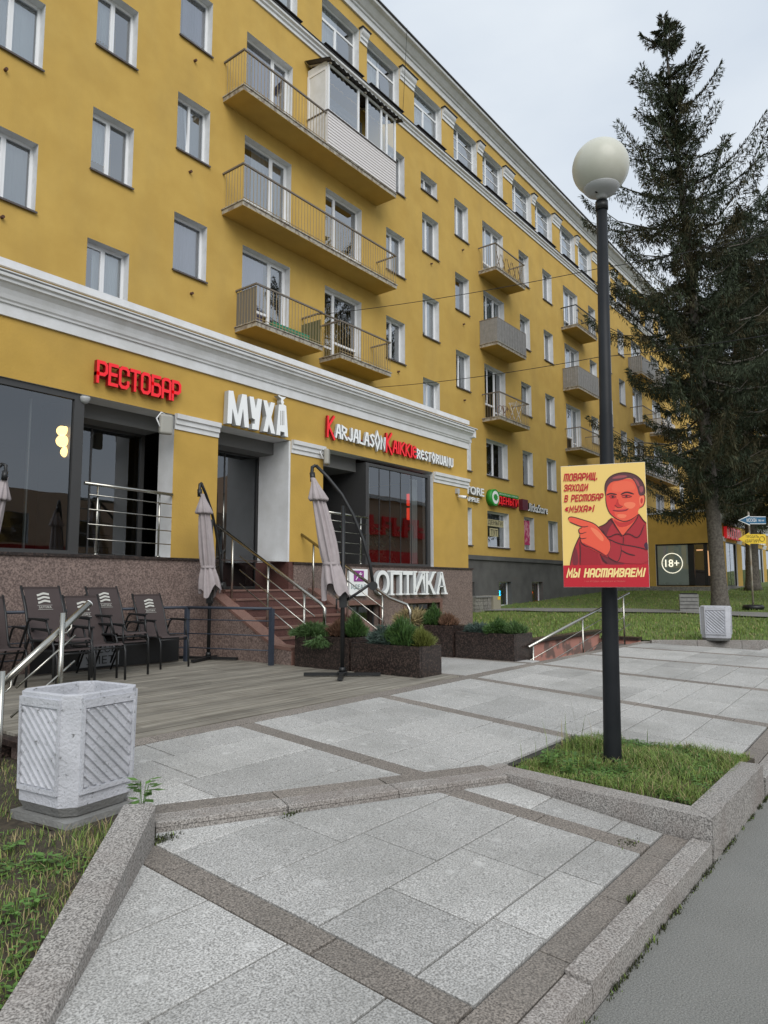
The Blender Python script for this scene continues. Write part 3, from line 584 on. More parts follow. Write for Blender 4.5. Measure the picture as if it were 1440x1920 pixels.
for k in range(44):
    t = random.uniform(.1, 2.4); s_ = random.uniform(.2, 1.3); q = WA+wdv*t+wn*s_
    if abs(q.x-2.06) < .3 and abs(q.y-3.62) < .3: continue
    mb = MB(); weed(mb, (q.x, q.y, zV(q.x, q.y)), random.uniform(.05, .09), 14, .05)
    tag(obj('weed', mb, LEAF), 'small broad-leaved weed in the verge below the white bin', 'weed', 'small weeds in the verge')
mb = MB(); weed(mb, (2.22, 3.28, -.05), .13, 26, .16); tag(obj('weed', mb, LEAF), 'leafy green weed sticking up between the white bin and the end of the kerb wall', 'weed')
for k in range(9):
    mb = MB(); weed(mb, (random.uniform(4.6, 5.0), random.uniform(1.7, 2.35), -.18), .08, 16, .09)
    tag(obj('weed', mb, LEAF), 'broad-leaved weed in the grass at the left of the lamp bed', 'weed', 'weeds in the lamp bed')
pts = []
for _ in range(5200):
    x = random.uniform(.2, 8.5); 
    if patchy(x*.9, x*2.3) < random.uniform(.25, .9): continue
    pts.append((x, 1.034-abs(random.gauss(0, .010)), zS(x)))
for (cx, cy, n_, r_) in ((2.2, 3.10, 260, .05), (3.3, 1.15, 90, .03), (3.95, 1.4, 120, .05), (2.9, 2.90, 90, .04), (1.05, 2.07, 50, .02)):
    for _ in range(n_): pts.append((random.gauss(cx, r_), random.gauss(cy, r_*.5), zL(cx, cy)))
MOSS = mat('joint_moss', (.035, .04, .015, 1), .95, island=.5)
tag(stuff(blades('joint_weeds', pts, .006, .022, .003, [MOSS, BLADE], 1.2, .2)), 'dark moss and tiny weeds along the foot of the kerb and in the slab joints', 'moss')
# ---------------------------------------------------------------- the lamp bed
bed = thing('granite_planter_bed', 'sloping-sided granite kerb bed full of grass round the foot of the lamp post', 'flower bed', (5.1, 1.7, -.2))
def bedseg(p, q, r_, t_, z0, z1, name):     # four plan corners in ring order
    b = MB(); b.hexa([(*p, -.55), (*q, -.55), (*r_, -.55), (*t_, -.55), (*p, z0), (*q, z1), (*r_, z1), (*t_, z0)]); obj(name, b, KERB, bed)
bedseg((4.235, 1.035), (5.66, 1.035), (5.66, 1.185), (4.40, 1.185), -.157, -.15, 'street_side_stone')
bedseg((4.235, 1.037), (4.398, 1.187), (4.57, 2.44), (4.385, 2.46), -.158, -.158, 'pavement_side_stone')
bedseg((4.40, 2.46), (4.58, 2.445), (4.58, 2.52), (4.42, 2.53), -.152, -.152, 'corner_stone')
part('soil', bed, SOIL, lambda b: b.hexa([(4.36, 1.15, -.5), (6.0, 1.15, -.5), (6.0, 2.47, -.5), (4.50, 2.47, -.5), (4.36, 1.15, -.19), (6.0, 1.15, -.19), (6.0, 2.47, -.19), (4.50, 2.47, -.19)]))
# ================================================================ APARTMENT BUILDING
YM = 15.0
apt = thing('apartment_building', 'long ochre yellow six-storey apartment building with white cornice and balconies', 'building', (40, 15, 0))
FL = {1: (2.70, 4.25), 2: (5.79, 7.40), 3: (9.15, 10.72), 4: (12.45, 14.05), 5: (15.65, 17.28)}
SLABZ = {5: 14.57, 4: 11.27, 3: 8.07, 2: 4.85}
HO = []; WIN = []       # WIN: (x0,x1,z0,z1,style,curtain)
def win(x0, x1, z0, z1, st='double', cu=None): HO.append((x0, x1, z0, z1)); WIN.append((x0, x1, z0, z1, st, cu if cu is not None else random.choice((0, 0, 1, 1, 2, -1))))
for f in (4, 3, 5): win(5.75, 6.98, *FL[f], 'double', {4: 0, 3: 1, 5: 0}[f])
for zc in (9.07+0, 12.31, 13.88+1.57): pass
for z0, z1 in ((7.5, 9.08), (10.75, 12.31), (13.88, 15.45)): win(8.2, 9.28, z0, z1, 'double', 0)
for f, cu in ((5, 2), (4, 1), (3, 2)): win(10.52, 11.57, *FL[f], 'single' if f != 4 else 'tilt', cu)
def bdoor(x0, x1, f, kind, cu=None):     # balcony door beside a window, z from the slab
    z0 = SLABZ[f]+.19; HO.append((x0, x1, z0, FL[f][1])); WIN.append((x0, x1, z0, FL[f][1], kind, cu if cu is not None else random.choice((0, 1, 2, -1))))
for f, cu in ((5, 2), (4, 1), (3, 2)): bdoor(12.82, 14.70, f, 'winleft', cu)
for f, cu in ((5, 1), (4, -1), (3, -1)): bdoor(16.27, 18.12, f, 'winright', cu)
for f in (5, 4, 3): win(19.52, 20.66, *FL[f], 'double', 1)
win(21.75, 22.9, 16.54, 17.27, 'double', 1)
for z0, z1 in ((14.01, 15.63), (10.64, 12.32), (7.4, 8.99)): win(21.83, 22.98, z0, z1, 'double' if z0 > 8 else 'tilt', 0)
for f, st in ((5, 'double'), (4, 'single'), (3, 'tilt'), (2, 'double'), (1, 'double')): win(24.22, 25.32, *FL[f], st, 1)
for f in (5, 4, 3): bdoor(26.55, 28.46, f, 'winleft', {5: 0, 4: 0, 3: -1}[f])
win(26.62, 28.55, *FL[2], 'double', -1); win(26.62, 28.56, *FL[1], 'single', 1)
for f in (5, 4, 3, 2, 1): win(30.05, 31.10, *FL[f], 'single' if f > 1 else 'double', 1 if f > 1 else -1)
for f in (5, 4, 3, 2, 1): win(32.68, 33.78, *FL[f], 'double', 1)
for f in (5, 4, 3): bdoor(35.25, 37.2, f, 'winleft', {5: 0, 4: 1, 3: 1}[f])
for f in (2, 1): win(35.3, 37.2, *FL[f])
for f in (5, 4, 3, 2, 1): win(38.78, 39.85, *FL[f], 'double', 1)
for z0, z1 in ((14.01, 15.63), (10.64, 12.32), (7.4, 8.99)): win(41.2, 42.3, z0, z1)
for x in (43.58, 53.6, 59.2, 66.5, 73):
    for f in (5, 4, 3, 2): win(x, x+1.1, *FL[f])
for x in (46.1, 50.2, 62.5, 70):
    for f in (5, 4, 3): bdoor(x, x+1.9, f, 'winleft')
    win(x, x+1.9, *FL[2])
for z0, z1 in ((14.01, 15.63), (10.64, 12.32), (7.4, 8.99)): win(56.2, 57.3, z0, z1)
TOPW = [(9.6, 11.4), (12.9, 14.86), (16.01, 17.94), (18.39, 20.32), (21.32, 23.27), (24.21, 26.15), (26.65, 28.55), (29.5, 31.55), (31.97, 34.0), (35.0, 37.05), (37.48, 39.5), (40.6, 42.6), (43.6, 45.5), (46.3, 48.2), (49.3, 51.2), (52.4, 54.3), (56, 58), (60, 62), (64, 66), (68, 70)]
for i, (a, c) in enumerate(TOPW): HO.append((a, c, 18.85, 20.72)); WIN.append((a, c, 18.85, 20.72, 'top' if i < 5 else 'topgrid', 0 if i < 5 else 1))
BW = [(27.38, 28.5), (30.55, 31.69)]
b = MB()
PM = lambda u, z, d: (u, YM+d, z)
holed(b, PM, 2, 96, 2.30, 21.5, HO, .29, 0, 1)
obj('wall', b, [STUCCO, WHITE], apt)
b = MB(); holed(b, lambda u, z, d: (u, YM-.10+d, z), 15.05, 96, -1.2, 2.12, [(a, c, .16, 1.22, .3) for a, c in BW]+[(24.3, 25.3, .25, 1.2, .3)], .3, 0, 0)
b.box(15.05, 96, YM-.17, YM-.10, 2.12, 2.30)
obj('plinth', b, DKPL, apt)
b = MB(); b.box(2, 96, YM+.30, 27, 21.5, 21.8); b.box(2, 96, 26.8, 27, -1, 21.5); b.box(1.8, 2, YM, 27, -1, 21.5); b.box(96, 96.2, YM, 27, -1, 21.5); b.box(2, 96, YM+1.0, YM+1.05, -1, 21.5, 0)
obj('rear_shell', b, STUCCO, apt)
def mould(b, prof, x0, x1, Y, m=0):   # prof: (projection, z) bottom to top
    n = len(prof)
    for k in range(n-1):
        (p0, z0), (p1, z1) = prof[k], prof[k+1]; b.face([(x0, Y-p0, z0), (x1, Y-p0, z0), (x1, Y-p1, z1), (x0, Y-p1, z1)], m)
    for x_, s_ in ((x0, 1), (x1, -1)):
        pl = [(x_, Y-p, z) for p, z in prof]+[(x_, Y+.02, prof[-1][1]), (x_, Y+.02, prof[0][1])]; b.face(pl[::s_], m)
cprof = [(0, 21.20), (.07, 21.20), (.07, 21.42), (.12, 21.44), (.14, 21.50), (.20, 21.53), (.27, 21.60), (.36, 21.70), (.48, 21.74), (.50, 21.76), (.50, 21.86), (0, 21.90)]
part('cornice', apt, WHITE, lambda b: mould(b, cprof, 2, 96, YM))
part('roof_edge', apt, ROOFM, lambda b: b.hexa([(2, YM-.56, 21.865), (96, YM-.56, 21.865), (96, YM+2, 22.2), (2, YM+2, 22.2), (2, YM-.56, 21.91), (96, YM-.56, 21.91), (96, YM+2, 22.25), (2, YM+2, 22.25)]))
part('string_course', apt, WHITE, lambda b: mould(b, [(0, 18.42), (.05, 18.42), (.05, 18.52), (.10, 18.55), (.10, 18.62), (.17, 18.66), (.17, 18.74), (0, 18.76)], 2, 96, YM))
part('string_course_flashing', apt, ROOFM, lambda b: b.hexa([(2, YM-.20, 18.745), (96, YM-.20, 18.745), (96, YM-.004, 18.80), (2, YM-.004, 18.80), (2, YM-.20, 18.765), (96, YM-.20, 18.765), (96, YM-.004, 18.83), (2, YM-.004, 18.83)]))
capprof = [(0, 20.30), (.04, 20.30), (.04, 20.42), (.08, 20.45), (.08, 20.54), (.13, 20.60), (.16, 20.66), (.16, 20.76), (0, 20.76)]
for (a, c), (d, e) in zip(TOPW[2:], TOPW[3:]):
    o = part('capital', apt, WHITE, lambda b: mould(b, capprof, c+.03, d-.03, YM))
    part('capital_flashing', o, ROOFM, lambda b: b.box(c-.03, d+.03, YM-.21, YM-.003, 20.763, 20.785))
# windows: frame (part) > pane, curtain, sill, room lining (sub-parts); meshes shared by size
CACHE = {}
def frame_mesh(w, h, st):
    b = MB(); f = .065; t = .05
    def bar(x0, x1, z0, z1, y0=0, y1=t): b.box(x0, x1, y0, y1, z0, z1)
    bar(0, w, 0, f); bar(0, w, h-f, h); bar(0, f, f, h-f); bar(w-f, w, f, h-f); P = []
    def sash(x0, x1, z0, z1, y=-.012):
        s_ = .045; b.box(x0, x1, y, y+.04, z0, z0+s_); b.box(x0, x1, y, y+.04, z1-s_, z1); b.box(x0, x0+s_, y, y+.04, z0+s_, z1-s_); b.box(x1-s_, x1, y, y+.04, z0+s_, z1-s_); P.append((x0+s_, x1-s_, z0+s_, z1-s_))
    if st in ('double', 'tilt'):
        m_ = w*.5; bar(m_-.035, m_+.035, f, h-f, .002, t-.002); sash(f, m_-.03, f, h-f) if st == 'double' else P.append((f+.03, m_-.06, f+.03, h-f-.03)); P.append((m_+.035, w-f, f, h-f))
        if st == 'tilt':
            for (x0, x1) in ((f, f+.045), (m_-.075, m_-.03)): b.hexa([(x0, -.01, f), (x1, -.01, f), (x1, .03, f), (x0, .03, f), (x0, .13, h-f-.02), (x1, .13, h-f-.02), (x1, .17, h-f-.02), (x0, .17, h-f-.02)])
            b.box(f, m_-.03, .13, .17, h-f-.065, h-f-.02)
    elif st == 'single': m_ = w*.80; P.append((f, w-f, f, h-f))
    elif st in ('winleft', 'winright'):
        d = w*.64; base = .80
        a, c, e, g = (f, d-.03, d+.03, w-f) if st == 'winleft' else (w-d+.03, w-f, f, w-d-.03)
        mid = d if st == 'winleft' else w-d
        bar(mid-.04, mid+.04, f, h-f, .002, t-.002); b.box(min(a, c)-.005, max(a, c)+.005, -.02, t, base-.07, base)
        if w > 1.88: bar((a+c)/2-.03, (a+c)/2+.03, base, h-f, .003, t-.003); P.append((a, (a+c)/2-.03, base, h-f)); P.append(((a+c)/2+.03, c, base, h-f))
        else: P.append((a, c, base, h-f))
        sash(e, g, f, h-f); b.box(e+.04, g-.04, -.006, .03, .5, .56)
    elif st == 'top':
        tz = h*.70; bar(f, w-f, tz-.035, tz+.035, .002, t-.002); m_ = w*.48; bar(m_-.035, m_+.035, f, tz-.035, .004, t-.004); sash(f, m_-.03, f, tz-.03); P.append((m_+.035, w-f, f, tz-.035)); P.append((f, w-f, tz+.035, h-f))
    elif st == 'topgrid':
        m_ = w*.34; bar(m_-.05, m_+.05, f, h-f, .002, t-.002)
        for k in (1, 2, 3): bar(f, w-f, h*k/4-.018, h*k/4+.018, .005, t-.005)
        P.append((f, m_-.05, f, h-f)); P.append((m_+.05, w-f, f, h-f))
    return b, P
for (x0, x1, z0, z1, st, cu) in WIN:
    w_, h_ = round(x1-x0, 2), round(z1-z0, 2); key = (w_, h_, st); dark = False
    if key not in CACHE:
        b, P = frame_mesh(w_, h_, st); fm = b.mesh('window', [UPVC]); pm = []
        for (a, c, d, e) in P:
            q = MB(); q.face([(a, .022, d), (c, .022, d), (c, .022, e), (a, .022, e)]); pm.append(q.mesh('pane', [GLW]))
        q = MB(); q.box(-.03, w_+.03, -.275, .0, -.004, .012); q.box(-.03, w_+.03, -.28, -.27, -.035, .010); sm_ = q.mesh('sill', [SILL])
        q = MB(); e = .9; q.face([(-.02, .05, 0), (-.02, e, 0), (-.02, e, h_), (-.02, .05, h_)]); q.face([(w_, .05, 0), (w_, .05, h_), (w_, e, h_), (w_, e, 0)]); q.face([(0, e, 0), (w_, e, 0), (w_, e, h_), (0, e, h_)]); q.face([(0, .05, h_), (0, e, h_), (w_, e, h_), (w_, .05, h_)]); q.face([(0, .05, 0), (w_, .05, 0), (w_, e, 0), (0, e, 0)])
        CACHE[key] = (fm, pm, sm_, q.mesh('room', [INT2]))
    fm, pm, sm_, rm = CACHE[key]; loc = Vector((x0, YM+.22, z0))
    wo = put(fm, 'window', apt, loc)
    if st == 'tilt' and cu == 1: pass
    for p in pm: put(p, 'pane', wo, loc)
    if st not in ('winleft', 'winright', 'top', 'topgrid'): put(sm_, 'sill', wo, loc)
    elif st.startswith('top'): part('sill', wo, ROOFM, lambda b: b.box(x0-.04, x1+.04, YM-.23, YM+.21, z0+.002, z0+.02))
    put(rm, 'room', wo, loc)
    if cu >= 0:
        kk = (w_, h_, 'cur', random.randrange(3))
        if kk not in CACHE:
            q = MB(); n = 26; cover = random.choice(((0, .97), (.0, .6), (.3, 1)))
            xa, xb = .03+(w_-.06)*cover[0], .03+(w_-.06)*cover[1]; zt = h_-.03; zb = random.choice((.05, .05, h_*.3))
            for k in range(n):
                def Y_(i): return .16+.02*math.sin(i*1.9)+.012*math.sin(i*4.1)
                X0, X1 = xa+(xb-xa)*k/n, xa+(xb-xa)*(k+1)/n; q.face([(X0, Y_(k), zb), (X1, Y_(k+1), zb), (X1, Y_(k+1), zt), (X0, Y_(k), zt)], 0, True)
            CACHE[kk] = q
        q = CACHE[kk]; obj('curtain', q, CURT[cu], wo, loc)
for (x, z) in ((20.0, 12.55), (22.2, 10.75), (33.0, 9.3), (7.6, 9.4), (24.5, 9.25), (10.9, 12.6)):
    def pt_(b):
        for k in range(60): a_, h_ = random.uniform(-.2, .2), random.uniform(.05, .5); b.face([(x+a_*.4, YM+.42, z+h_*.3), (x+a_, YM+.42+random.uniform(-.05, .05), z+h_), (x+a_*.8+.04, YM+.40, z+h_*.8)])
    tag(part('potted_plant', None, MATS.get('dark_leaves_in') or mat('dark_leaves_in', (.03, .07, .025, 1), .6), pt_), 'green house plant behind one of the upper windows', 'plant', 'house plants behind upper windows')
# basement windows
for i, (a, c) in enumerate(BW):
    o = part('basement_window', apt, UPVC, lambda b: [b.box(a, c, 15.1, 15.14, .16, .22), b.box(a, c, 15.1, 15.14, 1.16, 1.22), b.box(a, a+.07, 15.1, 15.14, .22, 1.16), b.box(c-.07, c, 15.1, 15.14, .22, 1.16)])
    part('pane', o, GLW, lambda b: b.face([(a+.07, 15.12, .22), (c-.07, 15.12, .22), (c-.07, 15.12, 1.16), (a+.07, 15.12, 1.16)]))
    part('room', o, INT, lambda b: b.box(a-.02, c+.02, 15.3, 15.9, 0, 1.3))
    col = ((.05, .8, 1, 1), (1, .2, .02, 1))[i]
    tag(part('neon_sign', None, mat('neon_%d' % i, col, .5, emit=col, estr=2.5), lambda b: [b.box(a+.18, a+.62, 15.20, 15.23, .62, .68), b.box(a+.18, a+.62, 15.20, 15.23, .76, .82), b.box(a+.18, a+.24, 15.20, 15.23, .62, .82), b.box(a+.36, a+.42, 15.20, 15.23, .62, .82), b.box(a+.56, a+.62, 15.20, 15.23, .62, .82)]), ('small glowing cyan neon sign in the left basement window of the dark plinth', 'small glowing orange neon sign in the right basement window of the dark plinth')[i], 'neon sign')
# vent pipe stubs under windows
for (x, z) in ((6.2, 12.0), (6.3, 8.75), (11.0, 15.2), (10.95, 12.0), (11.1, 8.7), (24.8, 15.2), (24.8, 11.95), (24.8, 8.7), (20.2, 8.8), (22.4, 13.7)):
    part('vent_stub', apt, mat('rusty_metal', (.10, .045, .025, 1), .8), lambda b: b.tube([(x, YM+.05, z), (x, YM-.09, z-.01)], .035, 8))
# balconies
def balcony(x0, x1, f, style, dz=0, extra=None):
    zb = SLABZ[f]+dz; zt = zb+.16; Y0 = YM-.87; rail = zb+1.20
    b = MB(); b.box(x0, x1, Y0, YM-.003, zb, zt-.03, 0); b.box(x0-.03, x1+.03, Y0-.03, YM-.003, zt-.03, zt, 1)
    b.box(x0-.004, x1+.004, Y0-.004, Y0+.03, zb+.01, zt-.032, 1); b.box(x0-.004, x0+.02, Y0+.03, YM-.01, zb+.01, zt-.032, 1)
    bo = obj('balcony', b, [STUCCO, PEEL], apt)
    if style in ('bars', 'lattice', 'black'):
        m_ = BLKM if style == 'black' else RAILB
        def bars(b):
            n = int((x1-x0)/.125)
            for i in range(n+1):
                x = x0+.02+(x1-x0-.04)*i/n; r = .006; b.box(x-r, x+r, Y0+.02, Y0+.032, zt, rail-.02)
            for xs_ in (x0+.02, x1-.02):
                for j in range(1, 7): y = Y0+.02+.82*j/7; b.box(xs_-.006, xs_+.006, y-.006, y+.006, zt, rail-.02)
            b.box(x0+.02, x1-.02, Y0+.018, Y0+.034, zt+.08, zt+.095)
            if style == 'black':
                for z in (zt+.35, zt+.75): b.box(x0, x1, Y0+.012, Y0+.026, z, z+.02)
                for k in range(6):
                    cx = x0+.25+(x1-x0-.5)*k/5; cz = zt+(.8, .35, .6, .3, .85, .5)[k]
                    for a in range(5): an = a*1.257; b.box(cx+.055*math.cos(an)-.03, cx+.055*math.cos(an)+.03, Y0+.0, Y0+.012, cz+.055*math.sin(an)-.03, cz+.055*math.sin(an)+.03)
        part('railing', bo, m_, bars)
    if style == 'panel':
        def pan(b):
            n = int((x1-x0)/.12)
            for i in range(n): a = x0+(x1-x0)*i/n; b.box(a+.004, a+(x1-x0)/n-.004, Y0-.012-.006*(i % 2), Y0+.0-.0, zt-.0, rail-.03)
            n = 7
            for xx, s_ in ((x0, -1), (x1, 1)):
                for i in range(n): a = Y0+.85*i/n; b.box(min(xx, xx+s_*(.010+.005*(i % 2))), max(xx, xx+s_*(.010+.005*(i % 2))), a+.004, a+.85/n-.004, zt, rail-.03)
        part('panelling', bo, PANEL, pan)
    if style == 'slats':
        def sl_(b):
            for k in range(9): z = zt+.04+k*.11; b.box(x0, x1, Y0-.02, Y0, z, z+.075); b.box(x0-.02, x0, Y0, YM-.02, z, z+.075)
        part('slat_cladding', bo, SIDING, sl_)
    if style != 'closed':
        part('handrail', bo, RAILT if style != 'black' else BLKM, lambda b: [b.box(x0-.01, x1+.01, Y0+.0, Y0+.05, rail-.02, rail+.025), b.box(x0-.01, x0+.04, Y0+.05, YM-.002, rail-.02, rail+.025), b.box(x1-.04, x1+.01, Y0+.05, YM-.002, rail-.02, rail+.025)])
    return bo
balcony(12.0, 18.95, 5, 'bars'); balcony(12.05, 18.98, 4, 'bars'); b3 = balcony(12.6, 15.25, 3, 'bars'); balcony(16.05, 18.65, 3, 'bars')
balcony(26.15, 28.9, 5, 'bars', .02); balcony(26.17, 28.85, 4, 'panel', .01); balcony(26.3, 29.05, 3, 'bars', -.02)
balcony(34.87, 37.72, 5, 'black', .06); balcony(34.9, 37.75, 4, 'panel', .03); balcony(35.0, 37.8, 3, 'bars', -.0)
balcony(45.4, 48.2, 5, 'panel', .05); balcony(45.5, 48.2, 4, 'bars', .05); balcony(45.5, 52.6, 3, 'slats', .0); balcony(49.4, 52.4, 5, 'panel'); balcony(49.4, 52.4, 4, 'slats')
for x in (62.2, 69.7):
    for f in (5, 4, 3): balcony(x, x+2.7, f, 'bars')
for x in (15.42,): part('divider_rail', b3, RAILT, lambda b: b.box(15.3, 16.0, 14.2, 14.24, 9.27, 9.31))
for z in (12.44,): pass
part('privacy_sheet', b3, mat('weathered_grey_slats', (.16, .15, .13, 1), .8), lambda b: [b.box(12.63, 12.645, 14.17+.118*k, 14.17+.118*k+.10, 8.25, 9.22) for k in range(7)])
part('privacy_cloth', b3, OLIVE, lambda b: b.box(15.19, 15.2, 14.17, 14.96, 8.25, 9.05))
tag(part('flower_box', None, GREEN, lambda b: [b.box(13.3, 14.75, 14.2, 14.22, 8.24, 8.42), b.box(13.3, 14.75, 14.36, 14.38, 8.24, 8.42), b.box(13.3, 13.32, 14.22, 14.36, 8.24, 8.42), b.box(14.73, 14.75, 14.22, 14.36, 8.24, 8.42), b.box(13.32, 14.73, 14.22, 14.36, 8.24, 8.26)]), 'long green trough on the floor of the lowest left balcony', 'flower box')
# glazed balcony enclosure (white siding, sliding glass, corrugated roof)
gb = thing('balcony_enclosure', 'glazed balcony enclosure of white siding with corrugated roof on the top long balcony', 'balcony enclosure', (17.1, 14.5, 14.7))
X0, X1, Y0, ZB = 15.36, 18.9, 14.10, 14.735
for k in range(11): part('siding_board', gb, SIDING, lambda b: b.hexa([(X0, Y0-.018, ZB+.1*k+.004), (X1, Y0-.018, ZB+.1*k+.004), (X1, Y0+.02, ZB+.1*k+.004), (X0, Y0+.02, ZB+.1*k+.004), (X0, Y0-.003, ZB+.1*k+.1), (X1, Y0-.003, ZB+.1*k+.1), (X1, Y0+.02, ZB+.1*k+.1), (X0, Y0+.02, ZB+.1*k+.1)]))
for q_ in ((X0, X0+.03, Y0+.02, 14.98, ZB, ZB+1.1), (X1-.03, X1, Y0+.02, 14.98, ZB, ZB+1.1), (X0, X0+.03, Y0+.06, 14.98, ZB+1.13, 17.55)): part('side_panel', gb, WHITE, lambda b: b.box(*q_))
part('side_trim', gb, UPVC, lambda b: [b.box(X0-.02, X0, Y0+.06, 14.98, 17.25, 17.33), b.box(X0-.02, X0, 14.90, 14.98, ZB+1.15, 17.25), b.box(X0-.02, X0, Y0+.06, Y0+.12, ZB+1.15, 17.25)])
part('sill_board', gb, SILL, lambda b: [b.box(X0-.03, X1+.03, Y0-.04, Y0+.06, ZB+1.10, ZB+1.13), b.box(X0-.03, X0+.05, Y0+.06, 14.98, ZB+1.10, ZB+1.13)])
def fr_(b):
    for x in (X0, 16.82, 17.28, 18.05, 18.35, X1-.07): b.box(x, x+.07, Y0-.01, Y0+.05, ZB+1.13, 17.45)
    b.box(X0+.07, X1-.07, Y0-.006, Y0+.046, 17.38, 17.45); b.box(X0+.07, X1-.07, Y0-.006, Y0+.046, ZB+1.13, ZB+1.18)
part('glazing_frame', gb, UPVC, fr_)
for a, c in ((15.43, 16.82), (17.35, 18.05), (18.12, 18.35), (18.42, 18.83)): part('pane', gb, GLW, lambda b: b.face([(a, Y0+.02, ZB+1.18), (c, Y0+.02, ZB+1.18), (c, Y0+.02, 17.38), (a, Y0+.02, 17.38)]))
def corr(b):
    n = 56
    for i in range(n):
        xa, xb = 15.2+3.95*i/n, 15.2+3.95*(i+1)/n; za, zb_ = .028*math.sin(i*2.0), .028*math.sin((i+1)*2.0)
        b.face([(xa, 13.93, 17.46+za), (xb, 13.93, 17.46+zb_), (xb, 14.99, 17.82+zb_), (xa, 14.99, 17.82+za)], 0, True)
        b.face([(xa, 13.93, 17.45+za), (xa, 14.99, 17.81+za), (xb, 14.99, 17.81+zb_), (xb, 13.93, 17.45+zb_)], 0, True)
part('corrugated_roof', gb, mat('dark_corrugated_sheet', (.06, .052, .05, 1), .7), corr)
part('rafter', gb, mat('pale_timber', (.45, .40, .33, 1), .8), lambda b: [b.hexa([(x, 14.0, 17.38), (x+.05, 14.0, 17.38), (x+.05, 14.98, 17.72), (x, 14.98, 17.72), (x, 14.0, 17.43), (x+.05, 14.0, 17.43), (x+.05, 14.98, 17.77), (x, 14.98, 17.77)]) for x in (15.38, 16.2, 17.1, 18.0, 18.8)])
# things on balconies
def rack(b):
    for x in (27.9, 28.5): b.tube([(x, 14.25, 8.25), (x+.15, 14.6, 9.2)], .012, 5); b.tube([(x, 14.6, 8.25), (x+.15, 14.25, 9.2)], .012, 5)
    for k in range(6): b.tube([(27.95, 14.25+.07*k, 9.15), (28.7, 14.25+.07*k, 9.15)], .008, 5)
tag(part('drying_rack', None, UPVC, rack), 'white folding drying rack on the lowest of the three middle balconies', 'drying rack')
def bike(b):
    for cx in (26.75, 27.45):
        b.tube([(cx+.26*math.cos(a*.524), 14.35, 8.5+.26*math.sin(a*.524)) for a in range(13)], .014, 5)
    b.tube([(26.75, 14.35, 8.5), (26.95, 14.35, 8.8), (27.35, 14.35, 8.82), (27.45, 14.35, 8.5)], .014, 5); b.tube([(26.95, 14.35, 8.8), (27.1, 14.35, 8.5), (27.35, 14.35, 8.82)], .014, 5)
tag(part('bicycle', None, mat('dark_red_metal', (.12, .03, .03, 1), .5), bike), 'dark bicycle leaning on the railing of the lowest middle balcony', 'bicycle')
def lat(b):
    for k in range(5): b.tube([(26.5+.5*k, 14.3, 14.8), (26.9+.5*k, 14.3, 15.6)], .015, 4); b.tube([(26.9+.5*k, 14.3, 14.8), (26.5+.5*k, 14.3, 15.6)], .015, 4)
tag(part('trellis', None, mat('dark_wood', (.06, .035, .025, 1), .8), lat), 'dark wooden trellis standing on the topmost of the three middle balconies', 'trellis')
# downpipe and facade cables
tag(part('downpipe', None, STUCCO, lambda b: b.tube([(40.55, 14.9, 2.3), (40.55, 14.9, 18.4)], .06, 8)), 'thin ochre painted downpipe running down the far facade', 'downpipe')
def wire(name, pts, r, label):
    P_ = [Vector(p) for p in pts]; out = []
    for a, c in zip(P_, P_[1:]):
        n = 14; sag = .012*(c-a).length
        out += [a.lerp(c, k/n)-Vector((0, 0, sag*4*(k/n)*(1-k/n))) for k in range(n)]
    out.append(P_[-1]); b = MB(); b.tube(out, r, 5); tag(obj(name, b, BLK), label, 'cable')
wire('cable', [atY(597, 590, 14.1), atD(1120, 504, 17), atD(1500, 425, 14)], .009, 'thin dark cable from the lowest balconies up to the right behind the lamp')
wire('cable', [atY(695, 727, 14.2), atD(1120, 670, 17), atD(1500, 618, 14)], .009, 'lower thin dark cable crossing the facade beneath the other cable')
wire('cable', [(20.1, 14.45, 21.95), (20.3, 14.8, 18.9)], .008, 'short black aerial cable hanging from the roof cornice')
# ================================================================ RESTAURANT WING (projecting ground floor)
YP = 9.0
def wing(x0, x1, openings, name, label, zbase, plinth_mat, plz=1.50, side_holes=(), xside=None):
    t = thing(name, label, 'building', ((x0+x1)/2, 12, 0))
    b = MB(); holed(b, lambda u, z, d: (u, YP+d, z), x0, x1, plz, 5.06, openings, .38, 0, 1)
    if xside is not None:
        holed(b, lambda u, z, d: (x0+d, u, z), YP, 14.99, plz, 5.06, side_holes, .2, 0, 1, flip=True)
    else: b.face([(x0, YP, -.5), (x0, YP, 5.06), (x0, 14.99, 5.06), (x0, 14.99, -.5)])
    b.face([(x1, YP, -.5), (x1, 14.99, -.5), (x1, 14.99, 5.06), (x1, YP, 5.06)])
    obj('wall', b, [STUCCO2, WHITE], t)
    part('roof', t, ROOFM, lambda b: b.box(x0+.3, x1-.01, YP+.4, 14.98, 4.9, 5.0))
    part('parapet_cap', t, WHITE, lambda b: [b.box(x0-.06, x1+.05, YP-.05, YP+.25, 5.06, 5.16), b.box(x0-.06, x0+.2, YP+.25, 14.98, 5.06, 5.16), b.box(x1-.2, x1+.07, YP+.25, 14.98, 5.06, 5.16)])
    cp = [(0, 4.44), (.035, 4.44), (.035, 4.585), (.06, 4.595), (.065, 4.62), (.085, 4.64), (.10, 4.69), (.125, 4.75), (.17, 4.80), (.20, 4.815), (.20, 4.85), (.235, 4.865), (.24, 4.90), (0, 4.92)]
    o = part('cornice', t, WHITE, lambda b: mould(b, cp, x0, x1+.0, YP))
    part('cornice_return', o, WHITE, lambda b: [b.box(x1, x1+.035, YP-.035, 14.9, 4.44, 4.585), b.box(x1, x1+.08, YP-.09, 14.9, 4.60, 4.72), b.box(x1, x1+.11, YP-.2, 14.9, 4.72, 4.91)])
    part('cornice_flashing', o, WHITE, lambda b: b.box(x0, x1+.12, YP-.25, YP-.003, 4.921, 4.935))
    return t
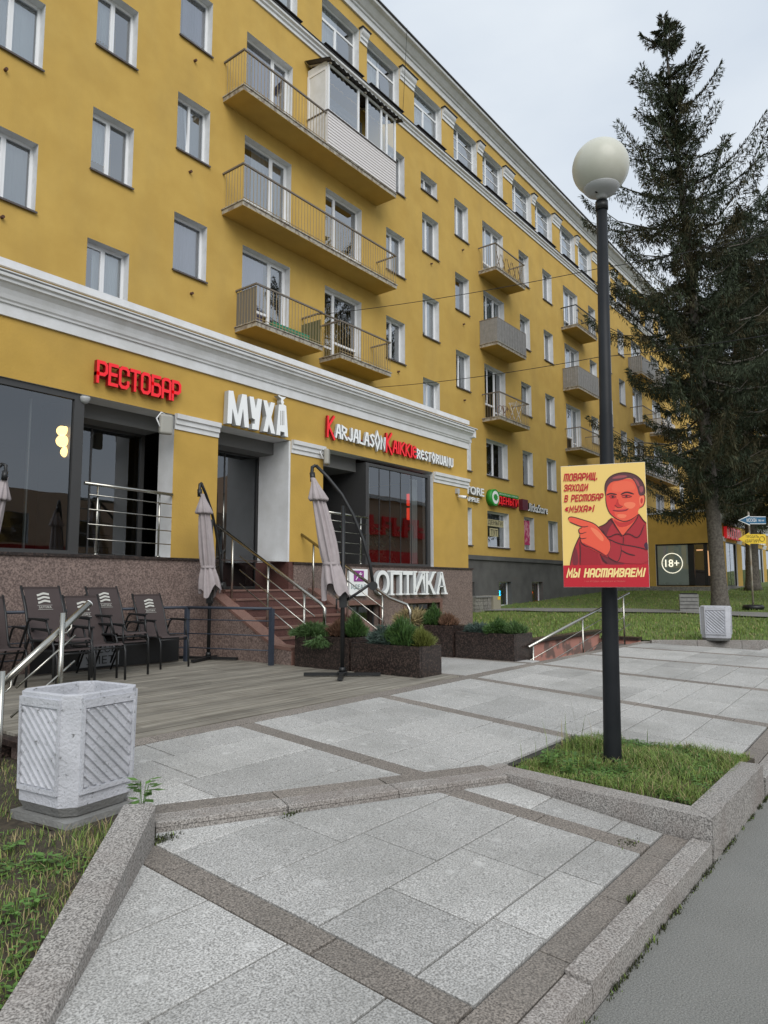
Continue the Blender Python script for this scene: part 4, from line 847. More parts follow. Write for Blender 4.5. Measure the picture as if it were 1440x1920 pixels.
OP = [(-2, 6.43, 1.50, 3.67, .38), (7.27, 8.90, 1.50, 3.67, .40), (9.76, 13.48, 1.50, 3.67, .30)]
rw = wing(-3, 15.0, OP, 'restaurant_wing', 'ochre single-storey restaurant wing with white cornice, big shop windows and granite base', 0, GRAN)
def cappr(b, a, c):
    mould(b, [(0, 3.45), (.02, 3.45), (.02, 3.52), (.045, 3.53), (.045, 3.60), (.075, 3.61), (.08, 3.68), (0, 3.69)], a, c, YP)
for a, c in ((6.43, 7.27), (8.91, 9.76), (13.49, 15.02)): part('capital', rw, WHITE, lambda b: cappr(b, a, c))
# granite base, with the stair gap and two basement windows
b = MB(); BH = [(10.38, 11.40, .12, .70, .18), (12.30, 13.60, .12, .70, .18)]
holed(b, lambda u, z, d: (u, 8.93+d, z), 8.95, 15.06, -.4, 1.46, BH, .18, 0, 0)
holed(b, lambda u, z, d: (u, 8.93+d, z), -3, 7.22, -.6, 1.46, [], .1, 0, 0)
b.face([(15.06, 8.93, -.4), (15.06, 14.9, -.4), (15.06, 14.9, 1.46), (15.06, 8.93, 1.46)]); b.face([(7.22, 8.93, -.4), (7.22, 10.2, -.4), (7.22, 10.2, 1.46), (7.22, 8.93, 1.46)]); b.face([(8.95, 10.2, -.4), (8.95, 8.93, -.4), (8.95, 8.93, 1.46), (8.95, 10.2, 1.46)])
obj('granite_base', b, GRAN, rw)
part('base_coping', rw, GDK, lambda b: [b.box(-3, 7.25, 8.90, 9.5, 1.46, 1.497), b.box(8.93, 15.09, 8.90, 9.5, 1.46, 1.497)])
for a, c in ((10.38, 11.40), (12.30, 13.60)):
    o = part('basement_window', rw, GRPK, lambda b: [b.box(a-.09, a, 8.905, 8.96, .03, .79), b.box(c, c+.09, 8.905, 8.96, .03, .79), b.box(a, c, 8.905, 8.96, .70, .79)])
    part('frame', o, DARKF, lambda b: [b.box(a, c, 9.07, 9.1, .12, .16), b.box(a, c, 9.07, 9.1, .66, .70), b.box(a, a+.04, 9.07, 9.1, .16, .66), b.box(c-.04, c, 9.07, 9.1, .16, .66), b.box((a+c)/2-.02, (a+c)/2+.02, 9.07, 9.1, .16, .66)])
    part('pane', o, GLS, lambda b: b.face([(a+.04, 9.085, .16), (c-.04, 9.085, .16), (c-.04, 9.085, .66), (a+.04, 9.085, .66)]))
    part('room', o, mat('pale_shop_wall', (.25, .36, .32, 1), .9), lambda b: [b.box(a-.1, c+.1, 9.5, 9.55, 0, .9)])
# interior: floor, ceiling, back wall, side walls
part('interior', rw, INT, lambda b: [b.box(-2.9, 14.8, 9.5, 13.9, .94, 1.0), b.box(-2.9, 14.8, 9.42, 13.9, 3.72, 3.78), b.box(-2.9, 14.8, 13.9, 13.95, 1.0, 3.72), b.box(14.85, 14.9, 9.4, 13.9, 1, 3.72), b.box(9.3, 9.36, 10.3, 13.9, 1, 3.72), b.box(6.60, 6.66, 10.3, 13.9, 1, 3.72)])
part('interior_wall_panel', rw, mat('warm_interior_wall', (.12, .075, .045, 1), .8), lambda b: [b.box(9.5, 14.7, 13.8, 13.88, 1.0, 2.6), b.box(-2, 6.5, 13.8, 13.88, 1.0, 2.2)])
# shop window 1 (left) and the open bay beside it
def shopwin(t, a, c, z0, z1, y, fr=.12, mull=(), m=DARKF, gl=GLS, name='shop_window', mw=.012):
    o = part(name, t, m, lambda b: [b.box(a, c, y, y+.08, z0, z0+.05), b.box(a, c, y, y+.08, z1-fr*.6, z1), b.box(a, a+fr, y, y+.08, z0+.05, z1-fr*.6), b.box(c-fr, c, y, y+.08, z0+.05, z1-fr*.6)]+[b.box(q-mw, q+mw, y+.025, y+.045, z0+.05, z1-fr*.6) for q in mull])
    ed = [a+fr]+list(mull)+[c-fr]
    for p, q in zip(ed, ed[1:]):
        part('pane', o, gl, lambda b: b.face([(p, y+.035, z0+.05), (q, y+.035, z0+.05), (q, y+.035, z1-fr*.6), (p, y+.035, z1-fr*.6)]))
    return o
sw = shopwin(rw, -2, 5.0, 1.50, 3.67, 9.03, .14, (3.3,))
part('frame_return', sw, DARKF, lambda b: b.box(4.95, 5.0, 9.11, 10.1, 1.5, 3.67))
shopwin(rw, 5.0, 6.43, 1.50, 3.45, 9.75, .06, (5.55,), name='inner_window')
part('soffit_panel', rw, mat('grey_soffit', (.13, .13, .125, 1), .8), lambda b: b.box(5.0, 6.43, 9.38, 9.8, 3.45, 3.67))
for q_ in ((7.27, 8.9, 9.40, 9.8, 3.45, 3.67), (9.76, 11.07, 9.30, 10.1, 3.40, 3.67)): part('soffit_panel', rw, MATS['grey_soffit'], lambda b: b.box(*q_))
dr = shopwin(rw, 7.27, 8.90, 1.02, 3.45, 9.80, .05, (8.1,), name='entrance_door')
part('door_handle', dr, STEEL, lambda b: [b.tube([(8.02, 9.74, 1.7), (8.02, 9.74, 2.7)], .014, 8)])
part('door_jamb_lining', rw, WHITE, lambda b: [b.box(8.86, 8.90, 9.005, 9.78, 1.5, 3.66)])
part('door_jamb_lower', rw, GRED, lambda b: [b.box(8.84, 8.95, 8.95, 9.8, .9, 1.5)])
sw3 = shopwin(rw, 11.07, 13.40, 1.50, 3.58, 9.03, .10, (11.55, 11.92, 12.3, 12.7), mw=.003)
part('frame_return', sw3, DARKF, lambda b: b.box(11.07, 11.12, 9.11, 10.3, 1.5, 3.58))
dd_ = shopwin(rw, 9.76, 11.07, 1.50, 3.40, 10.3, .06, (10.4,), name='terrace_door')
part('notice', dd_, mat('pale_notice', (.35, .42, .44, 1), .7), lambda b: b.box(10.6, 10.85, 10.28, 10.295, 2.9, 3.12))
for x in (11.3, 13.05):
    def cf(b):
        for k in range(10):
            xa, xb = x+.028*k, x+.028*(k+1); b.face([(xa, 9.35+.03*math.sin(k*2), 1.52), (xb, 9.35+.03*math.sin(k*2+2), 1.52), (xb, 9.35+.03*math.sin(k*2+2), 3.5), (xa, 9.35+.03*math.sin(k*2), 3.5)], 0, True)
    part('curtain', sw3, CURT[0], cf)
for x in (3.4, 3.95, 4.4): part('curtain_edge', sw, CURT[1], lambda b: b.box(x, x+.02, 9.3, 9.34, 1.55, 3.55))
BULB = mat('warm_bulb', (1, .75, .35, 1), .4, emit=(1, .62, .2, 1), estr=3.2)
for i, (px, py, r) in enumerate(((116, 808, .07), (122, 806, .05), (117, 827, .085), (124, 848, .075))):
    p = atY(px, py, 9.4); b = MB(); b.lathe([(r*math.sin(a*math.pi/8)+.001, p.z-r*math.cos(a*math.pi/8)) for a in range(9)], (p.x, p.y), 12); lo_ = obj('pendant_lamp', b, [BULB]); part('cord', lo_, BLK, lambda b: b.tube([(p.x, p.y, p.z+r), (p.x, p.y, 3.7)], .004, 4))
    tag(lo_, 'warm glowing glass pendant lamp in the cluster behind the left shop window', 'pendant lamp', 'glowing pendant lamps behind the left shop window')
p = atY(771, 950, 9.9); LR = mat('red_lantern', (.5, .02, .01, 1), .5, emit=(1, .05, .02, 1), estr=.8)
tag(part('lantern', None, LR, lambda b: [b.box(p.x-.12, p.x+.12, 9.85, 9.95, p.z+.02, p.z+.3), b.box(p.x-.12, p.x+.12, 9.85, 9.95, p.z-.32, p.z-.04)]), 'red glowing lantern inside the right restaurant window', 'lantern')
def plant_inside(b):
    for k in range(260):
        a, c = random.gauss(12.2, .4), random.uniform(1.5, 2.35); y = random.uniform(9.5, 9.8); s_ = .07; b.face([(a, y, c), (a+s_*random.uniform(-1, 1), y+.03, c+s_), (a+s_, y, c+s_*random.uniform(-1, 1))])
tag(part('potted_plant', None, mat('dark_leaves', (.02, .05, .02, 1), .6), plant_inside), 'dark bushy plant standing inside the right restaurant window', 'plant')
# ---- signs
def letters_sign(name, label, cat, text, x0, x1, z0, z1, y, d, wst, gap, m, ms, group=None, colors=None, heights=None):
    t = thing(name, label, cat, ((x0+x1)/2, y, z0)); h = (z1-z0); s = h/6
    L0 = word_len(text, gap); sx = (x1-x0)/(L0*s); x = x0
    for i, ch in enumerate(text):
        if ch != ' ':
            k = heights[i] if heights else 1; zz = z0-(k-1)*h*.25
            b = MB(); X_ = x; glyph(b, ch, lambda u, v, dd: (X_+u, y-dd, zz+v), s*k, wst/k**.5, .0, d, 0, 1, 0, sx/k)
            mm = colors[i] if colors else (m, ms); obj('letter', b, list(mm), t)
        x += (GL[ch][0]+gap)*s*sx
    part('mounting_rail', t, ms, lambda b: [b.box(x0, x1, y+.0, YP-.001 if y < YP else y+.03, z0+h*.28, z0+h*.32), b.box(x0, x1, y+.0, YP-.001 if y < YP else y+.03, z0+h*.68, z0+h*.72)])
    return t
letters_sign('restobar_sign', 'red block-letter sign РЕСТОБАР on the ochre wall at the left', 'sign', 'РЕСТОБАР', 5.10, 6.44, 3.87, 4.145, 8.965, .07, 1.05, 1.25, RED, REDS)
mt = thing('muha_sign', 'large white raised letters МУХА with a fork-shaped last letter above the entrance', 'sign', (8.1, 8.95, 3.7))
def pl(name, poly, t, m=WSIGN, y0=8.97, y1=8.87):
    b = MB(); b.prism(poly, y0, y1, lambda u, v, d: (u, d, v), 0, 1); obj(name, b, [m, WSIDE], t)
def mp_(px, py): q = atY(410+px/9.6, 720+py/9.6, 8.87); return (q.x, q.z)
for ply in ([(180, 115), (265, 125), (345, 560), (425, 180), (505, 195), (548, 790), (468, 775), (440, 440), (390, 750), (315, 740), (250, 440), (235, 715), (155, 705)],
            [(555, 220), (630, 232), (670, 440), (705, 262), (780, 278), (722, 830), (600, 808), (608, 712), (650, 718), (655, 640), (605, 612)],
            [(805, 288), (870, 298), (908, 430), (945, 325), (1012, 345), (948, 600), (1018, 900), (945, 885), (905, 720), (880, 865), (805, 850), (862, 580)]):
    pl('letter', [mp_(*q) for q in ply][::-1], mt)
fk = [(1085, 370), (1135, 368), (1120, 320), (1130, 265), (1062, 205), (1100, 205), (1115, 222), (1185, 238), (1212, 240), (1160, 290), (1180, 330), (1165, 365), (1215, 395), (1250, 955), (1188, 940), (1185, 870), (1112, 850), (1108, 925), (1038, 912)]
pl('letter', [mp_(*q) for q in fk][::-1], mt)
for x in (1112, 1140, 1168): part('slot', mt, BAND, lambda b: b.face([(mp_(x, 480)[0], 8.868, mp_(x, 480)[1]), (mp_(x, 740)[0], 8.868, mp_(x, 740)[1]), (mp_(x+10, 742)[0], 8.868, mp_(x+10, 742)[1]), (mp_(x+10, 482)[0], 8.868, mp_(x+10, 482)[1])]))
txt = 'KARJALASONKAIKKIERESTORUANU'
h1, h2, h3 = 1.55, 1.0, .95
hs = [h1]+[h2]*7+[1.35]+[h2]+[h1]+[h2]*5+[1.0]+[.80]*10
txt = 'KARJALASONKAIKKIE'+'RESTORUANU'
R_, W_ = (RED, REDS), (WSIGN, WSIDE)
cols = [R_]+[W_]*9+[R_]*7+[W_]*10
t = thing('karjalas_sign', 'red and white runic-style letter sign KARJALASONKAIKKIE RESTORUANU above the right window', 'sign', (12, 8.95, 3.8))
x = 9.79; H6 = .24; tot = 4.47
ks = [(1.0 if hs[i] <= 1 else hs[i]) for i in range(len(txt))]
wd = sum(GL[c][0]*.8*(1.25 if k_ > 1.5 else 1)*(.8 if k_ < .9 else 1)+.9 for c, k_ in zip(txt, hs)); s_ = tot/wd
for c, k_, cl in zip(txt, hs, cols):
    X_ = x; ww = .8*(1.25 if k_ > 1.5 else 1)*(.8 if k_ < .9 else 1); zz = 3.92-(k_-1)*.05-(0.012*(x-9.79)); sv = H6*k_/6
    b = MB(); glyph(b, c, lambda u, v, dd: (X_+u, 8.965-dd, zz+v), sv, .95/k_**.4, 0, .05, 0, 1, 0, s_*ww/sv); obj('letter', b, list(cl), t); x += (GL[c][0]*ww+.9)*s_
part('mounting_rail', t, REDS, lambda b: b.box(9.8, 14.2, 8.966, 8.999, 3.98, 4.0))
ot = thing('optika_sign', 'big white serif-letter sign ОПТИКА on the brown granite base', 'sign', (12.4, 8.85, .9))
x = 11.13
for c, wd in zip('ОПТИКА', (.47, .42, .36, .46, .40, .46)):
    me = font_mesh(c, .50, .09, 'letter', [WSIGN, WSIDE], width=wd*.95, bold=.022); o = put(me, 'letter', ot, (x, 8.90, .885)); b = MB()
    if c in 'ПТИКА':
        feet = {'П': (0.04, .72), 'Т': (.37,), 'И': (.04, .72), 'К': (.04, .74), 'А': (-.02, .74)}[c]
        for f_ in feet: b.box(x+wd*f_-.02, x+wd*f_+wd*.26, 8.805, 8.899, .883, .915)
        if c in 'ИПК': 
            for f_ in feet: b.box(x+wd*f_-.02, x+wd*f_+wd*.26, 8.805, 8.899, 1.355, 1.387)
        obj('serif', b, WSIGN, ot)
    x += wd+.012
ip = thing('ideal_sign', 'square white sign panel with purple emblem reading ИДЕАЛ left of the optician letters', 'sign', (10.65, 8.85, .9))
part('panel', ip, WSIGN, lambda b: b.box(10.38, 10.93, 8.86, 8.92, .88, 1.40))
PUR = mat('purple_print', (.30, .05, .28, 1), .5)
part('emblem', ip, PUR, lambda b: b.box(10.50, 10.80, 8.852, 8.858, 1.16, 1.37))
part('emblem_swirl', ip, WSIGN, lambda b: b.tube([(10.55, 8.85, 1.18), (10.62, 8.85, 1.26), (10.70, 8.85, 1.33), (10.75, 8.85, 1.31), (10.68, 8.85, 1.28)], .01, 5))
put(font_mesh('ИДЕАЛ', .10, .001, 'lettering', [mat('teal_print', (.02, .12, .14, 1), .6)], width=.44), 'lettering', ip, (10.43, 8.857, 1.0))
# speakers, cctv, awning
def speaker(p, label, ry=.3):
    t = thing('wall_speaker', label, 'speaker', tuple(p)); b = MB()
    b.obox((0, 0), (math.cos(ry), -math.sin(ry)), .10, (math.sin(ry), math.cos(ry)), .05, -.15, .15); me = b.mesh('box', [SPKR]); o = put(me, 'box', t, tuple(p)); md = o.modifiers.new('b', 'BEVEL'); md.width = .035; md.segments = 3
    b = MB(); b.tube([p+Vector((-.1, 0, -.05)), p+Vector((-.12, .06, .08)), p+Vector((-.03, .08, .19)), p+Vector((.08, .09, .16))], .012, 6); obj('bracket', b, WHITE, t)
speaker(atY(311, 796, 8.85), 'beige box speaker on the white jamb beside the open left bay')
speaker(atY(613, 857, 8.88), 'beige box speaker under the capital beside the right bay', -.6)
t = thing('dome_camera', 'small grey dome camera under the lintel at the left window', 'camera', tuple(atY(165, 748, 8.95)))
p = atY(165, 748, 8.95); b = MB(); b.lathe([(.07, p.z+.04), (.07, p.z+.01), (.055, p.z-.03), (.03, p.z-.05), (.002, p.z-.055)], (p.x, p.y+.08), 16); obj('dome', b, GREYP, t); part('mount', t, GREYP, lambda b: b.box(p.x-.05, p.x+.05, p.y+.07, 9.12, p.z+.04, p.z+.07))
p = atY(862, 925, 8.9); t = thing('security_camera', 'white bullet camera below the right capital of the restaurant wing', 'camera', tuple(p))
part('junction_box', t, GREYP, lambda b: b.box(p.x-.05, p.x+.05, 8.93, 8.998, p.z, p.z+.12)); part('housing', t, UPVC, lambda b: b.tube([(p.x+.02, 8.95, p.z-.07), (p.x+.08, 8.76, p.z-.10)], .038, 12)); part('lens', t, BLK, lambda b: b.tube([(p.x+.08, 8.76, p.z-.10), (p.x+.082, 8.752, p.z-.101)], .028, 12))
part('arm', t, GREYP, lambda b: b.tube([(p.x, 8.94, p.z), (p.x+.02, 8.93, p.z-.06)], .012, 6))
t = thing('awning', 'small black folded awning at the corner beside the grey plinth', 'awning', (15.6, 14, 1.5))
part('canopy', t, mat('black_fabric', (.01, .01, .012, 1), .8), lambda b: [b.face([(15.12, 13.0, 2.1), (16.9, 13.0, 2.1), (17.4, 13.0, 1.2), (17.4, 13.0, .9), (15.12, 13.0, .9)][::-1]), b.face([(15.12, 13.0, 2.1), (16.9, 13.0, 2.1), (16.9, 14.8, 2.1), (15.12, 14.8, 2.1)]), b.face([(16.9, 13, 2.1), (17.4, 13, 1.2), (17.4, 14.8, 1.2), (16.9, 14.8, 2.1)])])
# signs on the main facade
t = thing('store_sign', 'white sign letters TORE over J.APPLE half hidden behind the restaurant corner', 'sign', (25.3, 14.9, 4.6))
put(font_mesh('STORE', .34, .14, 'lettering', [WSIGN, WSIDE], width=1.75, bold=.02), 'lettering', t, (24.35, 14.98, 4.78)); put(font_mesh('J.APPLE', .24, .1, 'lettering', [WSIGN, WSIDE], width=1.35, bold=.02), 'lettering', t, (24.4, 14.98, 4.44))
t = thing('dengi_sign', 'green and red sign ДЕНЬГИ with a round green emblem above the wide ground floor window', 'sign', (28, 14.9, 4.7)); p = atY(923, 936, 14.8)
GRN = mat('green_sign', (.02, .28, .03, 1), .5)
part('emblem_box', t, GRN, lambda b: b.tube([(26.85, 14.98, 4.82), (26.85, 14.72, 4.82)], .36, 28)); part('emblem_face', t, WSIGN, lambda b: b.tube([(26.85, 14.72, 4.82), (26.85, 14.712, 4.82)], .28, 28)); part('emblem_mark', t, GRN, lambda b: [b.box(26.74, 26.96, 14.70, 14.71, 4.70, 4.96), b.box(26.68, 26.74, 14.70, 14.71, 4.76, 4.90), b.box(26.96, 27.02, 14.70, 14.71, 4.76, 4.90)])
part('top_panel', t, GRN, lambda b: b.box(27.25, 29.2, 14.82, 14.99, 4.97, 5.12)); put(font_mesh('Центр Выгодных Займов', .09, .001, 'lettering', [WSIGN], width=1.7), 'lettering', t, (27.38, 14.817, 5.0))
part('back_panel', t, REDS, lambda b: b.box(27.2, 29.2, 14.90, 14.99, 4.55, 4.93)); put(font_mesh('ДЕНЬГИ', .40, .1, 'lettering', [RED, REDS], width=1.9, bold=.02), 'lettering', t, (27.25, 14.90, 4.54))
t = thing('ulitka_sign', 'white sign letters UlitkaStore with a dark red square emblem right of the red sign', 'sign', (31, 14.9, 4.7))
part('emblem', t, [mat('maroon_panel', (.11, .015, .03, 1), .4), BLK], lambda b: b.box(29.55, 30.1, 14.8, 14.99, 4.52, 5.02, 0)); put(font_mesh('UlitkaStore', .40, .06, 'lettering', [WSIGN, BLK], width=2.25, bold=.015), 'lettering', t, (30.2, 14.96, 4.53))
WARM = mat('warm_paper', (.42, .38, .22, 1), .8)
t = thing('window_notice', 'pale paper signs ДЕНЬГИ ТУТ hanging in the wide ground floor window', 'notice', (27.5, 15.1, 3.5))
part('paper', t, WARM, lambda b: b.box(26.78, 28.25, 15.11, 15.12, 3.62, 3.92)); part('paper', t, WARM, lambda b: b.box(27.0, 27.75, 15.11, 15.12, 3.18, 3.54))
put(font_mesh('ДЕНЬГИ', .22, .001, 'lettering', [BLK], width=1.3), 'lettering', t, (26.85, 15.105, 3.66)); put(font_mesh('ТУТ', .26, .001, 'lettering', [BLK], width=.6), 'lettering', t, (27.08, 15.105, 3.22))
tag(part('window_poster', None, mat('magenta_poster', (.45, .02, .12, 1), .6, c2=(.6, .25, .3, 1), scale=6, lo=.5, hi=.55), lambda b: b.box(30.14, 30.85, 15.11, 15.12, 2.95, 4.1)), 'magenta printed poster in the narrow ground floor window', 'poster')
# ================================================================ STAIRS AND RAILS
st = thing('entrance_stairs', 'red granite entrance steps between brown cheek walls below the white fly sign', 'stairs', (8.2, 8, 0))
for k in range(8):
    z1 = 1.02-.137*k; y0 = 8.72-.245*k; y1 = 9.8 if k == 0 else 8.72-.245*(k-1)-.002
    if z1 < .03: break
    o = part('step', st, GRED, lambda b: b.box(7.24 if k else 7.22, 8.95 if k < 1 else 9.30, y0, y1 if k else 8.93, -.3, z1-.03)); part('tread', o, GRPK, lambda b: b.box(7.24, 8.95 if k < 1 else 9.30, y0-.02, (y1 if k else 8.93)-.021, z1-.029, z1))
part('landing', st, GRED, lambda b: b.box(7.23, 8.94, 8.935, 9.9, -.3, 1.015))
def cheek(x0, x1, name):
    prof = [(8.93, -.4), (8.93, 1.04), (8.80, 1.0), (7.36, .26), (7.02, .24), (7.02, -.4)]
    b = MB(); b.prism([(u, v-.045 if v > 0 else v) for u, v in prof], x0+.01, x1-.01, lambda u, v, d: (d, u, v)); o = obj(name, b, GRAN, st)
    for (a, za), (c, zc) in zip(prof[1:4], prof[2:5]):
        L_ = math.hypot(a-c, za-zc); n = max(1, round(L_/.75))
        for i in range(n):
            ya, yb = a+(c-a)*i/n, a+(c-a)*(i+1)/n; z_a, z_b = za+(zc-za)*i/n, za+(zc-za)*(i+1)/n; g = .002
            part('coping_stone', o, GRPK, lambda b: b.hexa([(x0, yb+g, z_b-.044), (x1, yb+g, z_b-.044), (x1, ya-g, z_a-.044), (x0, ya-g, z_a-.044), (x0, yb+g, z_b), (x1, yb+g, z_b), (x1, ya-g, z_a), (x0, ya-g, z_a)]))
    part('end_face', o, GRPK, lambda b: b.box(x0+.005, x1-.005, 7.0, 7.019, -.3, .19))
cheek(7.0, 7.24, 'cheek_wall'); cheek(9.31, 9.55, 'cheek_wall')
part('base_side', st, GRAN, lambda b: b.box(8.955, 9.31, 8.5, 8.925, -.3, .3))
def rail_run(name, label, X, y0, z0, y1, z1, posts, tail):
    t = thing(name, label, 'handrail', (X, (y0+y1)/2, 0))
    dz = lambda y: z0+(z1-z0)*(y0-y)/(y0-y1)
    part('handrail', t, STEEL, lambda b: b.tube([(X, y0, z0), (X, y1, z1), (X, y1-.07, z1-.06), (X, y1-.07, z1-.35)] if not tail else [(X, y0, z0), (X, y1, z1), (X, y1-.35, z1-.10), (X, y1-.40, z1-.18), (X, y1-.40, z1-.62)], .025, 10))
    for y in posts: part('post', t, STEEL, lambda b: b.tube([(X, y, max(dz(y)-.98, .0)), (X, y, dz(y)-.02)], .018, 8))
    for k in (.17, .38, .59): part('bar', t, STEEL, lambda b: b.tube([(X-.02, y0-.55, dz(y0-.55)-k-.03), (X-.02, y1+.1, z1-k)], .009, 6))
rail_run('stair_handrail', 'stainless steel stair railing on the left of the entrance steps', 7.33, 9.02, 2.03, 6.78, .83, (8.66, 7.85, 7.1), False)
rail_run('stair_handrail', 'stainless steel stair railing on the right of the entrance steps, ending above the planters', 9.2, 9.0, 2.0, 7.0, .88, (8.7, 7.9, 7.15), True)
def bayrail(name, label, xa, xb, posts, zt=2.44):
    t = thing(name, label, 'railing', ((xa+xb)/2, 9.05, 1.5))
    part('handrail', t, STEEL, lambda b: b.tube([(xa, 8.98, zt+.02), (xb, 8.98, zt)], .024, 10))
    for x in posts: part('post', t, STEEL, lambda b: [b.tube([(x, 8.98, 1.5), (x, 8.98, zt)], .016, 8), b.tube([(x, 8.98, 1.497), (x, 8.98, 1.515)], .035, 10)])
    for k in range(4): part('bar', t, STEEL, lambda b: b.tube([(xa+.06, 8.96, zt-.13-.2*k), (xb-.02, 8.96, zt-.15-.2*k)], .008, 6))
bayrail('bay_railing', 'stainless steel railing across the open left bay', 5.02, 6.42, (5.22, 6.2)); bayrail('bay_railing', 'stainless steel railing across the right bay behind the leaning parasol', 9.80, 11.06, (9.95, 10.85))
# terrace fence (blue grey)
t = thing('terrace_fence', 'low blue-grey metal fence with thin rails along the terrace behind the chairs', 'fence', (5, 8.3, 0))
for (x, y) in ((6.84, 7.24), (6.46, 8.60), (5.0, 8.72), (3.6, 8.72)): part('post', t, BLUF, lambda b: b.box(x-.028, x+.028, y-.028, y+.028, 0, .77))
for k, z in enumerate((.77, .60, .40, .20)):
    hh = .022 if k == 0 else .009
    part('rail', t, BLUF, lambda b: b.tube([(6.84, 7.24, z), (6.46, 8.60, z)], hh, 6)); part('rail', t, BLUF, lambda b: b.tube([(6.46, 8.60, z), (6.3, 8.72, z), (2.4, 8.72, z)], hh, 6))
# steel handrail of the side steps
t = thing('steps_handrail', 'thick sloping stainless handrail with two posts in front of the chairs at the left edge', 'handrail', (2.6, 5.2, 0))
A_, B_ = atY(168, 1131, 5.1), atY(-60, 1341, 5.1)
part('handrail', t, STEEL, lambda b: b.tube([A_, B_], .026, 12)); part('end_cap', t, WSIGN, lambda b: b.tube([A_, A_+(A_-B_).normalized()*.006], .0262, 16))
for px, py in ((118, 1149), (5, 1258)):
    q = atY(px, py, 5.06); part('post', t, STEEL, lambda b: b.tube([(q.x, q.y, -.55 if px < 50 else -.02), (q.x, q.y, q.z)], .02, 12))
    c_ = atY(px+16, py+16, 5.09); part('bracket', t, STEEL, lambda b: b.tube([c_, c_+Vector((.0, 0, -.05)), c_+Vector((-.04, -.01, -.08)), c_+Vector((-.075, -.02, -.085))], .008, 6))
for (a, c) in (((141, 1191), (30, 1290)), ((140, 1239), (20, 1345))): part('bar', t, STEEL, lambda b: b.tube([atY(*a, 5.06), atY(*c, 5.06)], .008, 6))
# ramp pit with rail to the basement
pit = thing('basement_ramp', 'sunken ramp with peeling pink plaster wall and dark coping beyond the planters', 'ramp', (12, 5.2, -.4))
PW = 5.42
part('far_wall', pit, PINKP, lambda b: b.box(9.7, 14.1, PW, PW+.09, -2.0, .13)); part('coping', pit, GDK, lambda b: b.box(9.9, 14.25, PW-.06, PW+.14, .13, .19)); part('coping', pit, GDK, lambda b: b.box(14.02, 14.25, 4.62, PW-.062, .02, .08))
part('end_wall', pit, PINKP, lambda b: b.box(14.05, 14.2, 4.63, PW-.01, -1.2, .02)); part('ramp_floor', pit, mat('dark_brown_concrete', (.09, .08, .07, 1), .9, c2=(.13, .12, .11, 1), scale=8), lambda b: b.face([(9.7, 4.6, -2.0), (14.05, 4.6, -.06), (14.05, PW, -.06), (9.7, PW, -2.0)])); part('near_wall', pit, CONC, lambda b: b.face([(9.7, 4.602, -2.2), (13.9, 4.602, -2.2), (13.9, 4.602, -.01), (9.7, 4.602, -.01)]))  # ramp floor is a dark brownish concrete tone
t = thing('ramp_handrail', 'sloping stainless handrail of the sunken ramp behind the lamp post', 'handrail', (11.5, 4.8, 0))
C_, D_ = atY(1179, 1112, 4.8), atY(990, 1214, 4.8)
part('handrail', t, STEEL, lambda b: b.tube([C_, D_], .024, 10))
for px in (1165, 1078, 997):
    f_ = (1179-px)/(1179-990); q = C_.lerp(D_, f_); part('post', t, STEEL, lambda b: b.tube([(q.x, 4.8, q.z-1.0), q], .017, 8))
for k in (.2, .4, .6): part('bar', t, STEEL, lambda b: b.tube([C_+Vector((0, 0, -k)), D_+Vector((0, 0, -k))], .007, 6))
# ---------------------------------------------------------------- dark granite planters and their plants
def planter(x0, x1, y0, y1, h, label):
    t = thing('granite_planter', label, 'planter', ((x0+x1)/2, (y0+y1)/2, 0), group=None)
    w_ = .045
    for nm, bx in (('side_slab', (x0, x0+w_, y0+.003, y1-.003)), ('side_slab', (x1-w_, x1, y0+.003, y1-.003)), ('end_slab', (x0+.002, x1-.002, y0, y0+w_)), ('end_slab', (x0+.002, x1-.002, y1-w_, y1))):
        a = bx if nm == 'side_slab' else bx
        if nm == 'end_slab': a = (x0+w_+.001, x1-w_-.001, bx[2], bx[3])
        b = MB(); b.box(a[0], a[1], a[2], a[3], -.05, h); obj(nm, b, GDK, t)
    part('soil', t, SOIL, lambda b: b.box(x0+w_, x1-w_, y0+w_, y1-w_, 0, h-.05))
planter(6.97, 7.44, 5.95, 6.92, .42, 'tall dark granite planter at the foot of the steps with trailing juniper')
planter(6.97, 7.44, 4.86, 5.93, .365, 'dark granite planter at the terrace corner beside the parasol foot')
planter(9.28, 9.78, 5.86, 6.95, .47, 'dark granite planter under the optician sign with dry grass')
planter(9.32, 9.90, 4.84, 5.84, .385, 'dark granite planter farthest right, next to the ramp')
def bush(c, r, h, n, m, label, cat='shrub', kind='up', ln=.09):
    b = MB(); n = int(n*1.7)
    for _ in range(n):
        a = random.uniform(0, 6.283); rr = math.sqrt(random.random())*(1+.28*math.sin(a*3+c[0]*9)+.18*math.sin(a*5+c[1]*7)); zz = random.random()*(1+.3*math.sin(a*2+c[1]*5))
        bp = Vector((c[0]+math.cos(a)*r*rr*.95, c[1]+math.sin(a)*r*rr*.95, c[2]+h*zz*(1-rr*.55)))
        d = Vector((math.cos(a)*rr*.6, math.sin(a)*rr*.6, .9 if kind == 'up' else (.25 if kind == 'mound' else -.55))); d += Vector((random.gauss(0, .3), random.gauss(0, .3), random.gauss(0, .3))); d.normalize()
        s_ = d.cross(Vector((random.gauss(0, 1), random.gauss(0, 1), random.gauss(0, 1)))).normalized()*ln*.075; e = bp+d*ln*random.uniform(.6, 1.2)
        b.face([bp-s_, bp+s_, e])
    tag(obj('shrub', b, m), label, cat)
JG = mat('juniper_green', (.06, .12, .035, 1), .6, c2=(.09, .16, .05, 1), scale=20, island=.4); JB = mat('juniper_blue', (.07, .11, .09, 1), .6, island=.35)
